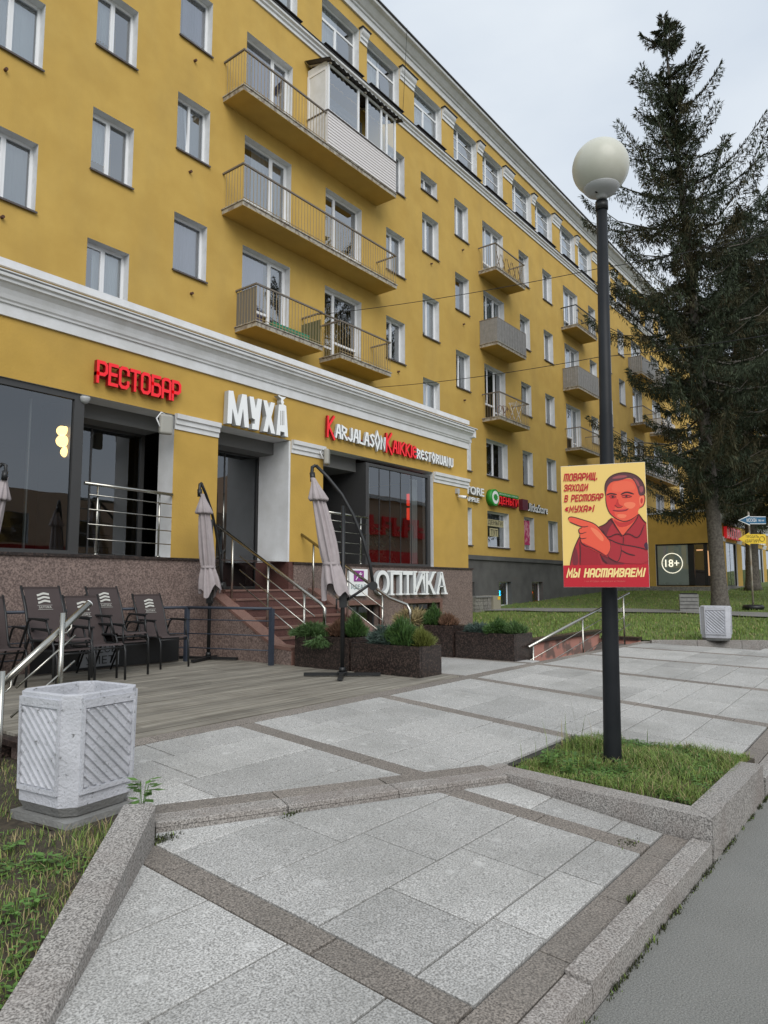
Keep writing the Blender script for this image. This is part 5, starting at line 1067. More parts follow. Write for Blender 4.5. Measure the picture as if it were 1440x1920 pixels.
PG = mat('pine_green', (.035, .085, .022, 1), .6, c2=(.07, .14, .03, 1), scale=16, island=.4); HB = mat('brown_heather', (.16, .085, .05, 1), .8, island=.4); YG = mat('yellow_green_shrub', (.13, .15, .03, 1), .6, island=.3)
bush((7.10, 6.72, .42), .20, .14, 2600, JG, 'trailing light green juniper spilling over the planter by the steps', kind='mound'); bush((6.98, 6.45, .34), .13, .10, 1200, JG, 'lowest hanging juniper tuft over the side of the tall planter', kind='down')
bush((7.22, 6.35, .42), .14, .17, 1100, HB, 'brown heather tuft in the tall planter behind the parasol pole'); bush((7.25, 6.1, .42), .14, .26, 1500, PG, 'dark green mugo pine in the tall planter')
bush((7.2, 5.55, .36), .17, .20, 1800, JB, 'blue-grey juniper at the left of the corner planter', kind='mound'); bush((7.2, 5.28, .36), .19, .26, 3200, PG, 'bright green mugo pine in the middle of the corner planter', ln=.11); bush((7.22, 5.02, .36), .15, .17, 1500, YG, 'yellow-green shrub at the right of the corner planter')
bush((9.5, 6.75, .47), .26, .16, 1600, DRY, 'dry straw-coloured grass tuft in the planter under the optician sign', kind='mound', ln=.16); bush((9.5, 6.35, .47), .17, .28, 1500, PG, 'dark green mugo pine in the planter under the optician sign'); bush((9.5, 6.1, .47), .13, .15, 800, HB, 'brown heather in the planter under the optician sign')
bush((9.6, 5.6, .385), .18, .10, 1300, JB, 'low blue-grey juniper in the far right planter', kind='mound'); bush((9.6, 5.25, .385), .22, .16, 2200, PG, 'green low shrub in the far right planter', kind='mound'); bush((9.62, 5.0, .385), .16, .13, 900, JG, 'light green shrub at the end of the far right planter')
# ================================================================ TERRACE FURNITURE
def make_chair():
    t = thing('terrace_chair', 'x', 'chair')
    Wd = .215
    b = MB()   # local: faces -Y, front legs at y=0
    pr = [(.03, .425), (.22, .405), (.40, .40), (.47, .43), (.52, .55), (.59, .75), (.685, .955)]
    for (a, za), (c, zc) in zip(pr[:3], pr[1:4]): b.face([(-Wd+.02, a, za), (Wd-.02, a, za), (Wd-.02, c, zc), (-Wd+.02, c, zc)])
    b.face([(-Wd+.02, .0, .405), (Wd-.02, .0, .405), (Wd-.02, .03, .425), (-Wd+.02, .03, .425)])
    obj('seat', b, SLING, t); b = MB()
    for (a, za), (c, zc) in zip(pr[3:], pr[4:]): b.face([(-Wd+.015, a, za), (Wd-.015, a, za), (Wd-.015, c, zc), (-Wd+.015, c, zc)])
    b.box(-Wd+.015, Wd-.015, .678, .705, .935, .965)
    br = obj('backrest', b, SLING, t)
    # printed emblem: three waves, two lines and a word, lying on the backrest plane
    P = lambda u, v: (u, .59+(v-.75)*.4634-.006, v)
    b = MB()
    for k in range(3):
        z0 = .868-.040*k; pts_ = [(-.07+.14*i/8, z0+.007*math.sin(-1.9+i*.80)+.010*i/8) for i in range(9)]
        for (u0, v0), (u1, v1) in zip(pts_, pts_[1:]): b.face([P(u0, v0), P(u1, v1), P(u1, v1+.022), P(u0, v0+.022)])
    for z in (.762, .716): b.face([P(-.085, z), P(.085, z), P(.085, z+.003), P(-.085, z+.003)])
    obj('emblem', b, LOGOW, br)
    me = font_mesh('БАЛТИКА', .026, .0005, 'lettering', [LOGOW], width=.14)
    for v in me.vertices: v.co = Vector((v.co.x-.07, .59+(v.co.z+.729-.75)*.4634-.007, v.co.z+.729))
    put(me, 'lettering', br)
    for s_ in (-1, 1):
        x = s_*Wd
        obj('side_frame', (lambda b: (b.tube([(x, .712, .975), (x, .60, .75), (x, .50, .47), (x, .44, .40), (x, .10, .41), (x, .03, .395), (x, 0, .34), (x, -.015, 0)], .0135, 8), b)[1])(MB()), BLKM, t)
        obj('rear_leg', (lambda b: (b.tube([(x+s_*.028, .12, .615), (x+s_*.028, .40, .63), (x+s_*.028, .47, .60), (x+s_*.02, .80, .0)], .012, 8), b)[1])(MB()), BLKM, t)
        obj('armrest', (lambda b: (b.box(x+s_*.028-.022, x+s_*.028+.022, .10, .45, .622, .64), b.tube([(x+s_*.028, .12, .62), (x, .05, .40)], .011, 6), b)[2])(MB()), BLKM, t)
    obj('stretcher', (lambda b: (b.tube([(-Wd, .02, .375), (Wd, .02, .375)], .011, 6), b.tube([(-Wd, .42, .395), (Wd, .42, .395)], .011, 6), b)[2])(MB()), BLKM, t)
    return t
ch0 = make_chair(); first = True
CH = [((5.84, 8.02, 0), -.02, 'brown sling chair at the right end of the row, beside the fence corner'),
      ((5.02, 7.72, .0), .03, 'brown sling chair underneath another, second stack from the fence corner'),
      ((5.00, 7.69, .10), .03, 'brown sling chair stacked on top, second from the fence corner'),
      ((4.56, 7.50, 0), -.05, 'low brown sling chair half hidden by the thick steel handrail'),
      ((4.04, 7.24, 0), .04, 'brown sling chair underneath another in the stack nearest the left edge'),
      ((3.98, 7.20, .11), .04, 'brown sling chair on top of the stack nearest the left edge'),
      ((3.56, 7.78, 0), -.05, 'brown sling chair cut off by the left edge of the photo')]
for i, (loc, rz, lb) in enumerate(CH):
    c = ch0 if i == 0 else copy_tree(ch0); c.location = loc; c.rotation_euler.z = rz; c['label'] = lb; c['category'] = 'chair'; c['group'] = 'brown beer-brand terrace chairs'
t = thing('terrace_table', 'dark small square terrace table at the left edge of the photo', 'table', (3.2, 8.2, 0))
part('table_top', t, BLKM, lambda b: b.box(2.8, 3.50, 7.9, 8.6, .70, .725))
for x, y in ((2.85, 7.95), (3.45, 7.95), (2.85, 8.55), (3.45, 8.55)): part('leg', t, BLKM, lambda b: b.box(x-.018, x+.018, y-.018, y+.018, 0, .70))
t = thing('chalk_board', 'black menu board with grey printed panel standing behind the chairs', 'sign', (4.9, 8.6, 0))
part('board', t, BLKM, lambda b: b.box(4.25, 6.35, 8.62, 8.66, .02, .36))
part('print', t, mat('grey_print', (.26, .27, .28, 1), .8), lambda b: b.box(4.85, 5.40, 8.612, 8.618, .05, .34))
put(font_mesh('ЗДЕСЬ', .12, .001, 'lettering', [BLK], width=.46), 'lettering', t, (4.9, 8.609, .20)); put(font_mesh('УЛЕТ', .10, .001, 'lettering', [BLK], width=.40), 'lettering', t, (4.93, 8.609, .08))
# closed cantilever parasols. local x = towards the pivot side
def parasol(loc, rz, label, sc_=1.0):
    t = thing('closed_parasol', label, 'parasol', loc, rz)
    T = lambda p: tuple(Vector(loc)+Matrix.Rotation(rz, 3, 'Z') @ (Vector(p)*sc_))
    def pt(name, m, fn, par=None):
        b = MB(); fn(b); b.v = [T(v) for v in b.v]; return obj(name, b, m, par or t)
    pt('cross_base', BLKM, lambda b: [b.box(-.46, .46, -.028, .028, .012, .045), b.box(-.028, .028, -.46, -.03, .012, .045), b.box(-.028, .028, .03, .46, .012, .045), b.box(-.06, .06, -.06, .06, .045, .055), b.tube([(0, 0, .05), (0, 0, .11)], .04, 12)])
    pt('pole', BLKM, lambda b: b.tube([(0, 0, .02), (0, 0, 2.06)], .026, 12))
    pt('clamp', BLKM, lambda b: [b.box(-.04, .05, -.035, .035, .82, 1.02), b.tube([(-.03, -.05, .92), (-.07, -.07, .92), (-.07, -.07, .80)], .01, 6)])
    pt('brace', BLKM, lambda b: b.tube([(.03, 0, .90), (.16, 0, .98), (.36, 0, 1.12)], .017, 8))
    arm = [(.37, 0, 1.08), (.33, 0, 1.35), (.24, 0, 1.66), (.12, 0, 1.95), (-.02, 0, 2.2), (-.2, 0, 2.42), (-.34, 0, 2.56)]
    pt('arm', BLKM, lambda b: b.tube(arm, .021, 10)); pt('pivot_hub', BLKM, lambda b: [b.tube([(.37, -.05, 1.08), (.37, .05, 1.08)], .055, 14)])
    pt('hanger', BLKM, lambda b: [b.tube([(-.34, 0, 2.56), (-.385, 0, 2.54), (-.39, 0, 2.44), (-.37, 0, 2.38)], .022, 8), b.tube([(-.385, 0, 2.47), (-.375, 0, 2.36)], .034, 10)])
    ax = lambda z: (-.37+(.30)*((2.40-z)/1.4)**.9 if z < 2.4 else -.375, -.035)
    def fold(k, ph, amp):
        return lambda an, z: 1+amp*(math.sin(an*8+ph+z*1.2)+.5*math.sin(an*13+ph*2-z*2))*min(1, (2.42-z)/.25+.1)
    def cap_(b): b.lathe([(.03, 2.40), (.036, 2.36), (.055, 2.30), (.085, 2.22), (.115, 2.14), (.108, 2.115), (.06, 2.13)], ax, 48, 0, fold(0, 1, .13), cap=False)
    pt('top_flap', CLOTH, cap_)
    def can(b):
        hem = [(.03, 2.38), (.052, 2.22), (.07, 2.10), (.082, 1.95), (.092, 1.78), (.098, 1.6), (.098, 1.45), (.092, 1.38), (.088, 1.345), (.10, 1.30), (.125, 1.20), (.14, 1.10), (.148, 1.0)]
        n = 64; i0 = len(b.v); fn = fold(0, 0, .17)
        for k, (r, z) in enumerate(hem):
            for j in range(n):
                an = 2*math.pi*j/n; low = max(0, 1.3-z)/.3
                zz = z-(.07*math.sin(an*4+.6)+.05*math.sin(an*2+2))*low; cx, cy = ax(z); rr = r*fn(an, z) if not .8 < (z-.57)/1 < .79 else r
                b.v.append((cx+math.cos(an)*rr, cy+math.sin(an)*rr, zz))
        for k in range(len(hem)-1):
            for j in range(n):
                a = i0+k*n; j2 = (j+1) % n; b.f.append((a+j, a+j2, a+n+j2, a+n+j)); b.m.append(0); b.sm.append(True)
    cn = pt('canopy', CLOTH, can)
    pt('tie_strap', CLOTH, lambda b: b.lathe([(.104, 1.37), (.108, 1.355), (.104, 1.335)], (ax(1.35)[0], ax(1.35)[1]), 32, cap=False), cn)
    pt('canopy_stem', BLKM, lambda b: b.tube([(-.37, -.035, 2.38), (ax(1.1)[0], -.035, 1.02)], .016, 8), cn)
aR = math.atan2(RT.y, RT.x)
parasol((6.55, 5.70, .004), aR, 'closed mauve-grey cantilever parasol leaning beside the planters, in front of the right bay')
parasol((6.78, 8.50, .004), aR+math.radians(76), 'closed mauve-grey cantilever parasol standing against the ochre pier left of the steps')
q = atD(-72, 1268, 8.4); parasol((q.x, q.y, .004), aR+math.radians(180), 'closed parasol cut off by the left edge in front of the left shop window')
# ================================================================ CONCRETE BINS
def make_bin(loc, rz, label, sc_=1.0, hk=1.0):
    t = thing('concrete_bin', label, 'litter bin', loc, rz)
    Rm = Matrix.Rotation(rz, 3, 'Z'); T = lambda p: tuple(Vector(loc)+Rm @ Vector((p[0]*sc_, p[1]*sc_, p[2]*sc_*hk)))
    def pt(name, m, fn, par=None, bev=0):
        b = MB(); fn(b); b.v = [T(v) for v in b.v]; o = obj(name, b, m, par or t)
        if bev: md = o.modifiers.new('b', 'BEVEL'); md.width = bev; md.segments = 2; md.limit_method = 'ANGLE'
        return o
    H = .245; c = .072
    oct_ = lambda k, cc=c: [(H*k, (H-cc)*k), ((H-cc)*k, H*k), (-(H-cc)*k, H*k), (-H*k, (H-cc)*k), (-H*k, -(H-cc)*k), (-(H-cc)*k, -H*k), ((H-cc)*k, -H*k), (H*k, -(H-cc)*k)]
    def body(b):
        rings = [(.86, .0), (.965, .055), (.97, .12), (.985, .35), (1.0, .60), (1.0, .625), (.84, .625), (.82, .40)]
        for k, z in rings: b.v += [(x, y, z) for x, y in oct_(k)]
        for r in range(len(rings)-1):
            for j in range(8): a = r*8; j2 = (j+1) % 8; b.f.append((a+j, a+j2, a+8+j2, a+8+j)); b.m.append(1 if r == 0 else 0); b.sm.append(False)
        b.f.append(tuple(range(7, -1, -1))); b.m.append(1); b.sm.append(False); e = (len(rings)-1)*8; b.f.append(tuple(range(e, e+8))); b.m.append(1); b.sm.append(False)
    bo = pt('body', [BINW, CONC], body, bev=.005)
    # each broad face: raised border and diagonal ribs
    hw = H-c
    for f in range(4):
        an = f*math.pi/2; ca, sa = math.cos(an), math.sin(an)
        def place(u, v, d):
            k = .97+.03*(v-.12)/.48; r = H*k+d; return (ca*r-sa*u*k, sa*r+ca*u*k, v)
        for (u0, u1, v0, v1, nm) in ((-hw+.0, hw-.0, .115, .140, 'border'), (-hw, hw, .555, .600, 'border'), (-hw, -hw+.016, .140, .555, 'border'), (hw-.016, hw, .140, .555, 'border')):
            pt(nm, BINW, lambda b: b.hexa([place(u0, v0, -.004), place(u1, v0, -.004), place(u1, v0, .014), place(u0, v0, .014), place(u0, v1, -.004), place(u1, v1, -.004), place(u1, v1, .014), place(u0, v1, .014)]), bo)
        # diagonal ribs, clipped to the panel
        reg = [(-hw+.018, .142), (hw-.018, .142), (hw-.018, .553), (-hw+.018, .553)]; sg = 1
        for k in range(-1, 15):
            v0 = -.02+k*.056; th = .034; u = hw
            q4 = [(-u, v0+u*.95), (-u, v0+u*.95-th), (u, v0-u*.95-th), (u, v0-u*.95)]
            if sg < 0: q4 = [(-a_, b_) for a_, b_ in q4][::-1]
            pl_ = clip(q4, reg); 
            if len(pl_) < 3: pl_ = clip(q4[::-1], reg)
            if len(pl_) >= 3 and area(pl_) > .0004:
                def rib(b):
                    ii = inset(pl_, .007)
                    if len(ii) != len(pl_) or area(ii) < 1e-5 or area(ii) > area(pl_): ii = pl_
                    n = len(pl_); b.v += [place(x_, y_, -.003) for x_, y_ in pl_]+[place(x_, y_, .013) for x_, y_ in ii]
                    for j in range(n): b.f.append((j, (j+1) % n, n+(j+1) % n, n+j)); b.m.append(0); b.sm.append(False)
                    b.f.append(tuple(range(n, 2*n))); b.m.append(0); b.sm.append(False)
                pt('rib', BINW, rib, bo)
    return t
bl = atD(141, 1535, 3.86)
b1 = (bl.x, bl.y, -.085)
make_bin(b1, aR-math.radians(30), 'tall whitewashed concrete litter bin at the left foreground', .97, 1.02)
tag(part('concrete_slab', None, CONC, lambda b: b.obox((b1[0]+.0, b1[1]-.02), (math.cos(aR-math.radians(30)), math.sin(aR-math.radians(30))), .235, (-math.sin(aR-math.radians(30)), math.cos(aR-math.radians(30))), .235, -.4, -.088)), 'grey concrete slab under the foreground white bin', 'slab')
make_bin((14.95, 3.42, .03), aR-math.radians(118), 'whitewashed concrete litter bin with diagonal ribs at the far plaza edge by the lawn', 1.07, .98)
# grey slatted bin on the lawn
p = Vector((26.6, 6.95, zT(26.6, 6.95))); t = thing('slatted_bin', 'weathered grey concrete bin with horizontal bands and a black liner on the lawn', 'litter bin', tuple(p))
part('liner', t, BLK, lambda b: b.obox((p.x, p.y), (math.cos(.3), math.sin(.3)), .27, (-math.sin(.3), math.cos(.3)), .27, p.z, p.z+.66))
for k in range(5): part('band', t, CONC, lambda b: b.obox((p.x, p.y), (math.cos(.3), math.sin(.3)), .31, (-math.sin(.3), math.cos(.3)), .31, p.z+.01+.125*k, p.z+.115+.125*k))
# duct boxes by the plinth
for (a, c, h, lb) in ((23.7, 25.0, .62, 'grey stone block pit wall beside the dark plinth'), (25.05, 25.65, .66, 'beige metal box with a yellow label beside the dark plinth')):
    b = MB(); z_ = -.05
    if a < 24:
        t = thing('stone_pit_wall', lb, 'wall', (24.3, 14, 0))
        for r_ in range(4):
            for k in range(4): part('stone', t, STONEB, lambda b: b.box(a+.32*k+.01*(r_ % 2), a+.32*k+.30, 13.95+random.uniform(-.01, .01), 14.2, .15*r_+.005, .15*r_+.145))
        part('cap', t, CONC, lambda b: b.box(a, c, 13.9, 14.2, .6, .66))
    else:
        t = thing('utility_box', lb, 'utility box', (25.3, 14, 0)); part('body', t, mat('beige_metal', (.30, .28, .21, 1), .7), lambda b: b.box(a, c, 13.9, 14.5, 0, h)); part('label', t, YEL, lambda b: b.box(25.4, 25.6, 13.892, 13.898, .5, .62))
# ================================================================ LAMP AND POSTER
lp = thing('globe_street_lamp', 'black street lamp post with ivory globe rising from the grass bed', 'street lamp', (5.22, 1.93, -.2))
dL = (Vector((5.22, 1.93, -.19))-EYE).dot(FW)
def LD(x, y): return atD(x, y, dL)
base, topp = LD(1149, 1432), LD(1128, 378); top = topp
off_ = (top-base).normalized()
mpx = dL/F
part('post', lp, POLE, lambda b: b.tube([base-off_*.1, base+off_*.02, base.lerp(top, .62), base.lerp(top, .622), base.lerp(top, .99)], [.033*1.0+.033, .064, .047, .0445, .038], 20))
part('collar', lp, BLKM, lambda b: b.tube([base.lerp(top, .985), base.lerp(top, 1.0)], [.045, .045], 20))
gc = LD(1126, 314); R_ = 51.5*mpx
def gl_(b): b.lathe([(R_*math.sin(a*math.pi/24)+.0005, gc.z-R_*math.cos(a*math.pi/24)) for a in range(25)], (gc.x, gc.y), 48)
part('globe', lp, GLOBE, gl_)
part('globe_holder', lp, GREYP, lambda b: b.lathe([(.038, gc.z-R_-.045), (.041, gc.z-R_-.012), (.075, gc.z-R_-.006), (.105, gc.z-R_+.010), (.125, gc.z-R_+.035), (.127, gc.z-R_+.05)], (gc.x, gc.y), 32))
part('screw', lp, BLK, lambda b: [b.tube([gc+Vector((-.04*RT.x-.03*FW.x, -.04*RT.y-.03*FW.y, -R_-.01)), gc+Vector((-.055*RT.x-.04*FW.x, -.055*RT.y-.04*FW.y, -R_-.01))], .006, 6)])
# poster board
pc = [(1054, 871), (1215, 861), (1219, 1102.5), (1057, 1100)]; dp = [dL-.06, dL-.26, dL-.26, dL-.06]
TLc, TRc, BRc, BLc = [atD(x, y, d) for (x, y), d in zip(pc, dp)]
ux = (TRc-TLc); ux.z = 0; Wb = ux.length; ux.normalize(); nb = Vector((ux.y, -ux.x, 0)); Hb = (TLc-BLc).length
if nb.dot(FW) > 0: nb = -nb
Ob = BLc.copy(); Ob.z = (BLc.z+BRc.z)/2
off2 = Ob
def PB_(u, v, d): return Ob+ux*(u*Wb)+Vector((0, 0, v*Hb))+nb*d
# keep the board clear of the post
po = thing('poster_board', 'yellow and red poster board of a pointing man in shirt, fixed to the lamp post', 'poster', tuple(Ob))
b = MB(); b.hexa([PB_(0, 0, 0), PB_(1, 0, 0), PB_(1, 0, -.02), PB_(0, 0, -.02), PB_(0, 1, 0), PB_(1, 1, 0), PB_(1, 1, -.02), PB_(0, 1, -.02)]); obj('board', b, WSIGN, po)
pm = lambda n, c, **k: mat('poster_'+n, c, .55, **k)
PY, PR, PD_, PSK, PSKD, PJ, PJD, PL_ = pm('yellow', S(240, 206, 120)), pm('crimson', S(190, 24, 42)), pm('outline', S(62, 30, 34)), pm('skin', S(236, 92, 66)), pm('skin_shade', S(198, 50, 48)), pm('jacket', S(172, 40, 50)), pm('jacket_shade', S(120, 38, 48)), pm('light', S(246, 128, 92))
def uv(x, y):
    l_, r_ = 28+(y-90)*(22/1740), 1250+(y-10)*(50/1845); u = (x-l_)/(r_-l_); t_, bb = 90-80*u, 1830+25*u; return u, 1-(y-t_)/(bb-t_)
LAY = [0]
def pp(poly, m, name='figure', par=None):
    LAY[0] += 1; d = .0008+.00008*LAY[0]; b = MB(); b.face([PB_(max(.002, min(.998, uv(*q)[0])), max(.002, min(.998, uv(*q)[1])), d) for q in poly]); return obj(name, b, m, par or po)
def smooth(poly, n=2, closed=True):
    for _ in range(n):
        o = []
        for i in range(len(poly) if closed else len(poly)-1):
            a, c = poly[i], poly[(i+1) % len(poly)]; o += [(a[0]*.75+c[0]*.25, a[1]*.75+c[1]*.25), (a[0]*.25+c[0]*.75, a[1]*.25+c[1]*.75)]
        if not closed: o = [poly[0]]+o+[poly[-1]]
        poly = o
    return poly
def stroke(pts, w, m=None, par=None, taper=True):
    pts = smooth(pts, 2, False); LAY[0] += 1; d = .0008+.00008*LAY[0]; n = len(pts); Lf, Rt = [], []
    for i, p in enumerate(pts):
        a, c = Vector(pts[max(0, i-1)]), Vector(pts[min(n-1, i+1)]); t_ = (c-a); t_ = t_.normalized() if t_.length > 0 else Vector((1, 0)); nn_ = Vector((-t_.y, t_.x)); k = w/2*(min(1, .35+3*min(i, n-1-i)/n) if taper else 1)
        Lf.append((p[0]+nn_.x*k, p[1]+nn_.y*k)); Rt.append((p[0]-nn_.x*k, p[1]-nn_.y*k))
    b = MB(); cl = lambda q: PB_(max(.002, min(.998, uv(*q)[0])), max(.002, min(.998, uv(*q)[1])), d)
    for i in range(n-1): b.face([cl(Rt[i]), cl(Rt[i+1]), cl(Lf[i+1]), cl(Lf[i])])
    obj('line', b, m or PD_, par or po)
pp([(30, 90), (1250, 10), (1292, 1520), (46, 1520)], PY, 'background')
body = pp([(150, 1520), (165, 1440), (200, 1300), (250, 1190), (300, 1100), (420, 1020), (580, 975), (700, 930), (760, 835), (900, 880), (1160, 780), (1220, 870), (1262, 915), (1280, 1300), (1290, 1520)], PJ, 'jacket')
pp([(320, 1250), (560, 1350), (620, 1520), (310, 1520)], pm('jacket_mid', S(160, 28, 40)), par=body)
pp(smooth([(210, 1300), (250, 1250), (290, 1520), (170, 1520)]), PJD, par=body)
pp(smooth([(600, 1380), (700, 1400), (860, 1480), (1000, 1520), (640, 1520)]), PJD, par=body)
pp(smooth([(590, 980), (690, 935), (760, 850), (800, 900), (720, 1010), (690, 1130), (640, 1060)]), PJD, par=body)
pp(smooth([(905, 1260), (1100, 1300), (1260, 1400), (1200, 1470), (980, 1400)]), pm('jacket_fold', S(186, 50, 58)), par=body)
pp(smooth([(1220, 1230), (1275, 1180), (1290, 1330), (1240, 1290)]), pm('navy_shade', S(66, 34, 56)), par=body)
neck = pp([(780, 850), (1155, 760), (1120, 880), (940, 1090), (905, 1080), (840, 970)], PSK, 'neck')
pp(smooth([(780, 850), (900, 920), (1060, 880), (1150, 800), (1100, 890), (1000, 960), (900, 980), (850, 960)]), PSKD, par=neck)
hd = pp(smooth([(688, 520), (700, 400), (760, 300), (900, 262), (1090, 262), (1170, 400), (1190, 500), (1240, 500), (1252, 560), (1225, 670), (1165, 700), (1135, 780), (1060, 865), (960, 905), (870, 872), (785, 805), (730, 720), (698, 610)], 1), PSK, 'head')
pp(smooth([(690, 520), (720, 480), (800, 560), (850, 620), (820, 690), (800, 760), (860, 868), (762, 800), (715, 720), (688, 620)]), pm('skin_mid', S(222, 66, 56)), par=hd)
pp(smooth([(700, 505), (790, 490), (850, 520), (850, 590), (820, 640), (790, 580), (710, 570)]), pm('skin_mid', S(222, 66, 56)), par=hd)
pp(smooth([(905, 505), (1000, 485), (1080, 520), (1030, 552), (930, 545)]), pm('skin_mid', S(222, 66, 56)), par=hd)
pp(smooth([(800, 310), (1000, 290), (1090, 330), (1120, 430), (980, 440), (860, 470), (760, 440)]), pm('forehead', S(240, 104, 74)), par=hd)
pp(smooth([(940, 620), (1060, 600), (1130, 640), (1060, 720), (960, 680)]), PL_, par=hd); pp(smooth([(840, 780), (1000, 790), (960, 850), (860, 840)]), PL_, par=hd)
pp(smooth([(1160, 540), (1200, 510), (1240, 520), (1225, 640), (1170, 680)]), PL_, par=hd); pp(smooth([(1180, 560), (1215, 545), (1215, 620), (1185, 640)]), PSKD, par=hd)
pp(smooth([(850, 570), (868, 560), (872, 640), (935, 665), (860, 688), (800, 662), (835, 640)]), PSKD, par=hd)
pp(smooth([(780, 715), (880, 722), (1010, 700), (1000, 740), (880, 752), (800, 745)]), pm('lips', S(206, 60, 66)), par=hd)
stroke([(785, 730), (860, 742), (960, 738), (1015, 705)], 11, par=hd)
hair = pp(smooth([(686, 520), (672, 400), (700, 290), (790, 205), (950, 165), (1090, 190), (1190, 265), (1248, 390), (1246, 500), (1185, 520), (1160, 500), (1140, 400), (1090, 280), (1020, 245), (900, 290), (780, 305), (720, 370), (702, 440)], 1), pm('hair', S(92, 52, 58)), 'hair')
for a in ([(760, 260), (880, 210), (1010, 215), (980, 245), (840, 265)], [(1070, 240), (1150, 290), (1180, 380), (1150, 380), (1110, 290)], [(1160, 380), (1220, 370), (1225, 450), (1180, 480)]): pp(smooth(a), pm('hair_light', S(158, 78, 82)), par=hair)
for pts_, w_ in (([(700, 505), (760, 478), (850, 500)], 20), ([(905, 498), (985, 455), (1092, 492)], 22), ([(735, 525), (785, 510), (840, 530)], 9), ([(915, 520), (980, 500), (1065, 530)], 9), ([(745, 545), (790, 550), (835, 540)], 7), ([(925, 540), (985, 545), (1050, 535)], 7)): stroke(pts_, w_, par=hd)
for cx, cy in ((790, 530), (985, 523)): pp([(cx+17*math.cos(a), cy+13*math.sin(a)) for a in [k*.785 for k in range(8)]], PD_, 'eye', hd)
stroke([(690, 480), (686, 600), (715, 720), (762, 800), (862, 868), (960, 900), (1070, 858), (1150, 790)], 12, par=hd); stroke([(1165, 700), (1228, 670), (1252, 560), (1240, 498), (1190, 505)], 10, par=hd)
stroke([(686, 520), (672, 400), (700, 290), (790, 205), (950, 165), (1090, 190), (1190, 265), (1248, 390), (1246, 500)], 14, par=hair)
stroke([(820, 650), (850, 690), (900, 690), (935, 665)], 7, par=hd)
arm_ = pp(smooth([(560, 1000), (720, 1130), (900, 1230), (1290, 1300), (1290, 1520), (900, 1500), (720, 1420), (620, 1370), (640, 1240)], 1), pm('sleeve', S(178, 44, 54)), 'sleeve')
cuff = pp(smooth([(745, 1180), (900, 1232), (912, 1330), (862, 1490), (800, 1470), (690, 1400), (740, 1300)], 1), PJ, 'cuff'); stroke([(750, 1185), (748, 1300), (690, 1395), (800, 1465), (860, 1485), (908, 1340), (898, 1232)], 12, par=cuff)
hand = pp(smooth([(130, 860), (140, 828), (200, 824), (360, 872), (520, 920), (580, 985), (650, 1080), (740, 1180), (752, 1290), (690, 1395), (560, 1340), (440, 1280), (380, 1245), (325, 1205), (310, 1150), (296, 1110), (300, 1060), (284, 1020), (310, 990), (350, 985), (240, 935), (160, 900)], 1), PSK, 'hand')
pp(smooth([(320, 1180), (440, 1240), (600, 1320), (690, 1390), (560, 1340), (400, 1260)]), PSKD, par=hand); pp(smooth([(440, 960), (560, 1010), (660, 1130), (640, 1200), (520, 1080)]), PL_, par=hand)
for pts_ in ([(130, 860), (140, 826), (200, 822), (360, 870), (520, 918), (600, 1000), (690, 1110), (752, 1180)], [(150, 895), (240, 935), (350, 975), (430, 960)], [(340, 982), (290, 995), (284, 1040), (310, 1075), (400, 1045)], [(305, 1075), (298, 1115), (320, 1145), (400, 1130)], [(310, 1145), (325, 1205), (400, 1250), (470, 1270), (560, 1320), (690, 1392)]): stroke(pts_, 13, par=hand)
for pts_, w_ in (([(150, 1520), (170, 1430), (205, 1300), (255, 1190), (300, 1100)], 13), ([(300, 1190), (308, 1300), (300, 1520)], 14), ([(570, 975), (690, 930), (755, 840), (800, 920), (920, 1105)], 14), ([(1155, 785), (1120, 880), (930, 1105)], 12), ([(1160, 785), (1220, 880), (1262, 918)], 12), ([(925, 1100), (1010, 1060), (1150, 1160), (1235, 940)], 13), ([(920, 1110), (850, 1060), (700, 1140), (640, 1020)], 13), ([(935, 1110), (940, 1170), (925, 1245)], 9), ([(700, 1135), (880, 1225), (1100, 1260), (1280, 1310)], 15), ([(900, 1310), (1000, 1370), (1100, 1390)], 18), ([(600, 1360), (640, 1450), (700, 1500)], 14)): stroke(pts_, w_, par=body)
pp([(46, 1520), (1292, 1520), (1300, 1852), (50, 1830)], PR, 'red_band')
# poster lettering in slanted blocks
def pline(text, x0, y0, x1, y1, h, m, wst=1.3, shear=.2, gap=1.85):
    LAY[0] += 1; d = .0008+.00008*LAY[0]; s_ = h/6; L0 = word_len(text, gap)+shear*6; sx = math.hypot(x1-x0, 0)/(L0*s_); b = MB(); x = 0
    for ch in text:
        X_ = x
        def fn(u, v, dd): px = x0+X_+u; return PB_(*uv(px, y0+(y1-y0)*(px-x0)/(x1-x0)-v), d+dd)
        if ch != ' ': glyph(b, ch, fn, s_, wst, 0, .0003, 0, 0, shear, sx)
        x += (GL[ch][0]+gap)*s_*sx
    obj('lettering', b, m, po)
pline('тОВАРИЩ.', 78, 298, 578, 272, 92, PR); pline('ЗАХОДИ', 78, 448, 432, 432, 84, PR); pline('В РЕСтОБАР', 82, 604, 655, 574, 86, PR); pline('«МУХА»!', 82, 756, 522, 742, 82, PR)
pline('МЫ НАСтАИВАЕМ!', 104, 1682, 1240, 1690, 104, pm('cream', S(250, 224, 150)), 1.5)
LAY[0] += 1; me = font_mesh('* НА ЯГОДАХ, ЦИТРУСАХ И ТРАВАХ', 1, 0, 'lettering', [pm('faint', S(214, 110, 100))], width=1)
for v in me.vertices: v.co = PB_(.25+v.co.x*.48, .040+v.co.z*.0135, .0008+.00008*LAY[0])
put(me, 'lettering', po)
# bracket to post
part('bracket', po, BLKM, lambda b: [b.tube([PB_(.52, zz, -.02), PB_(.52, zz, -.085)], .014, 6) for zz in (.2, .8)])
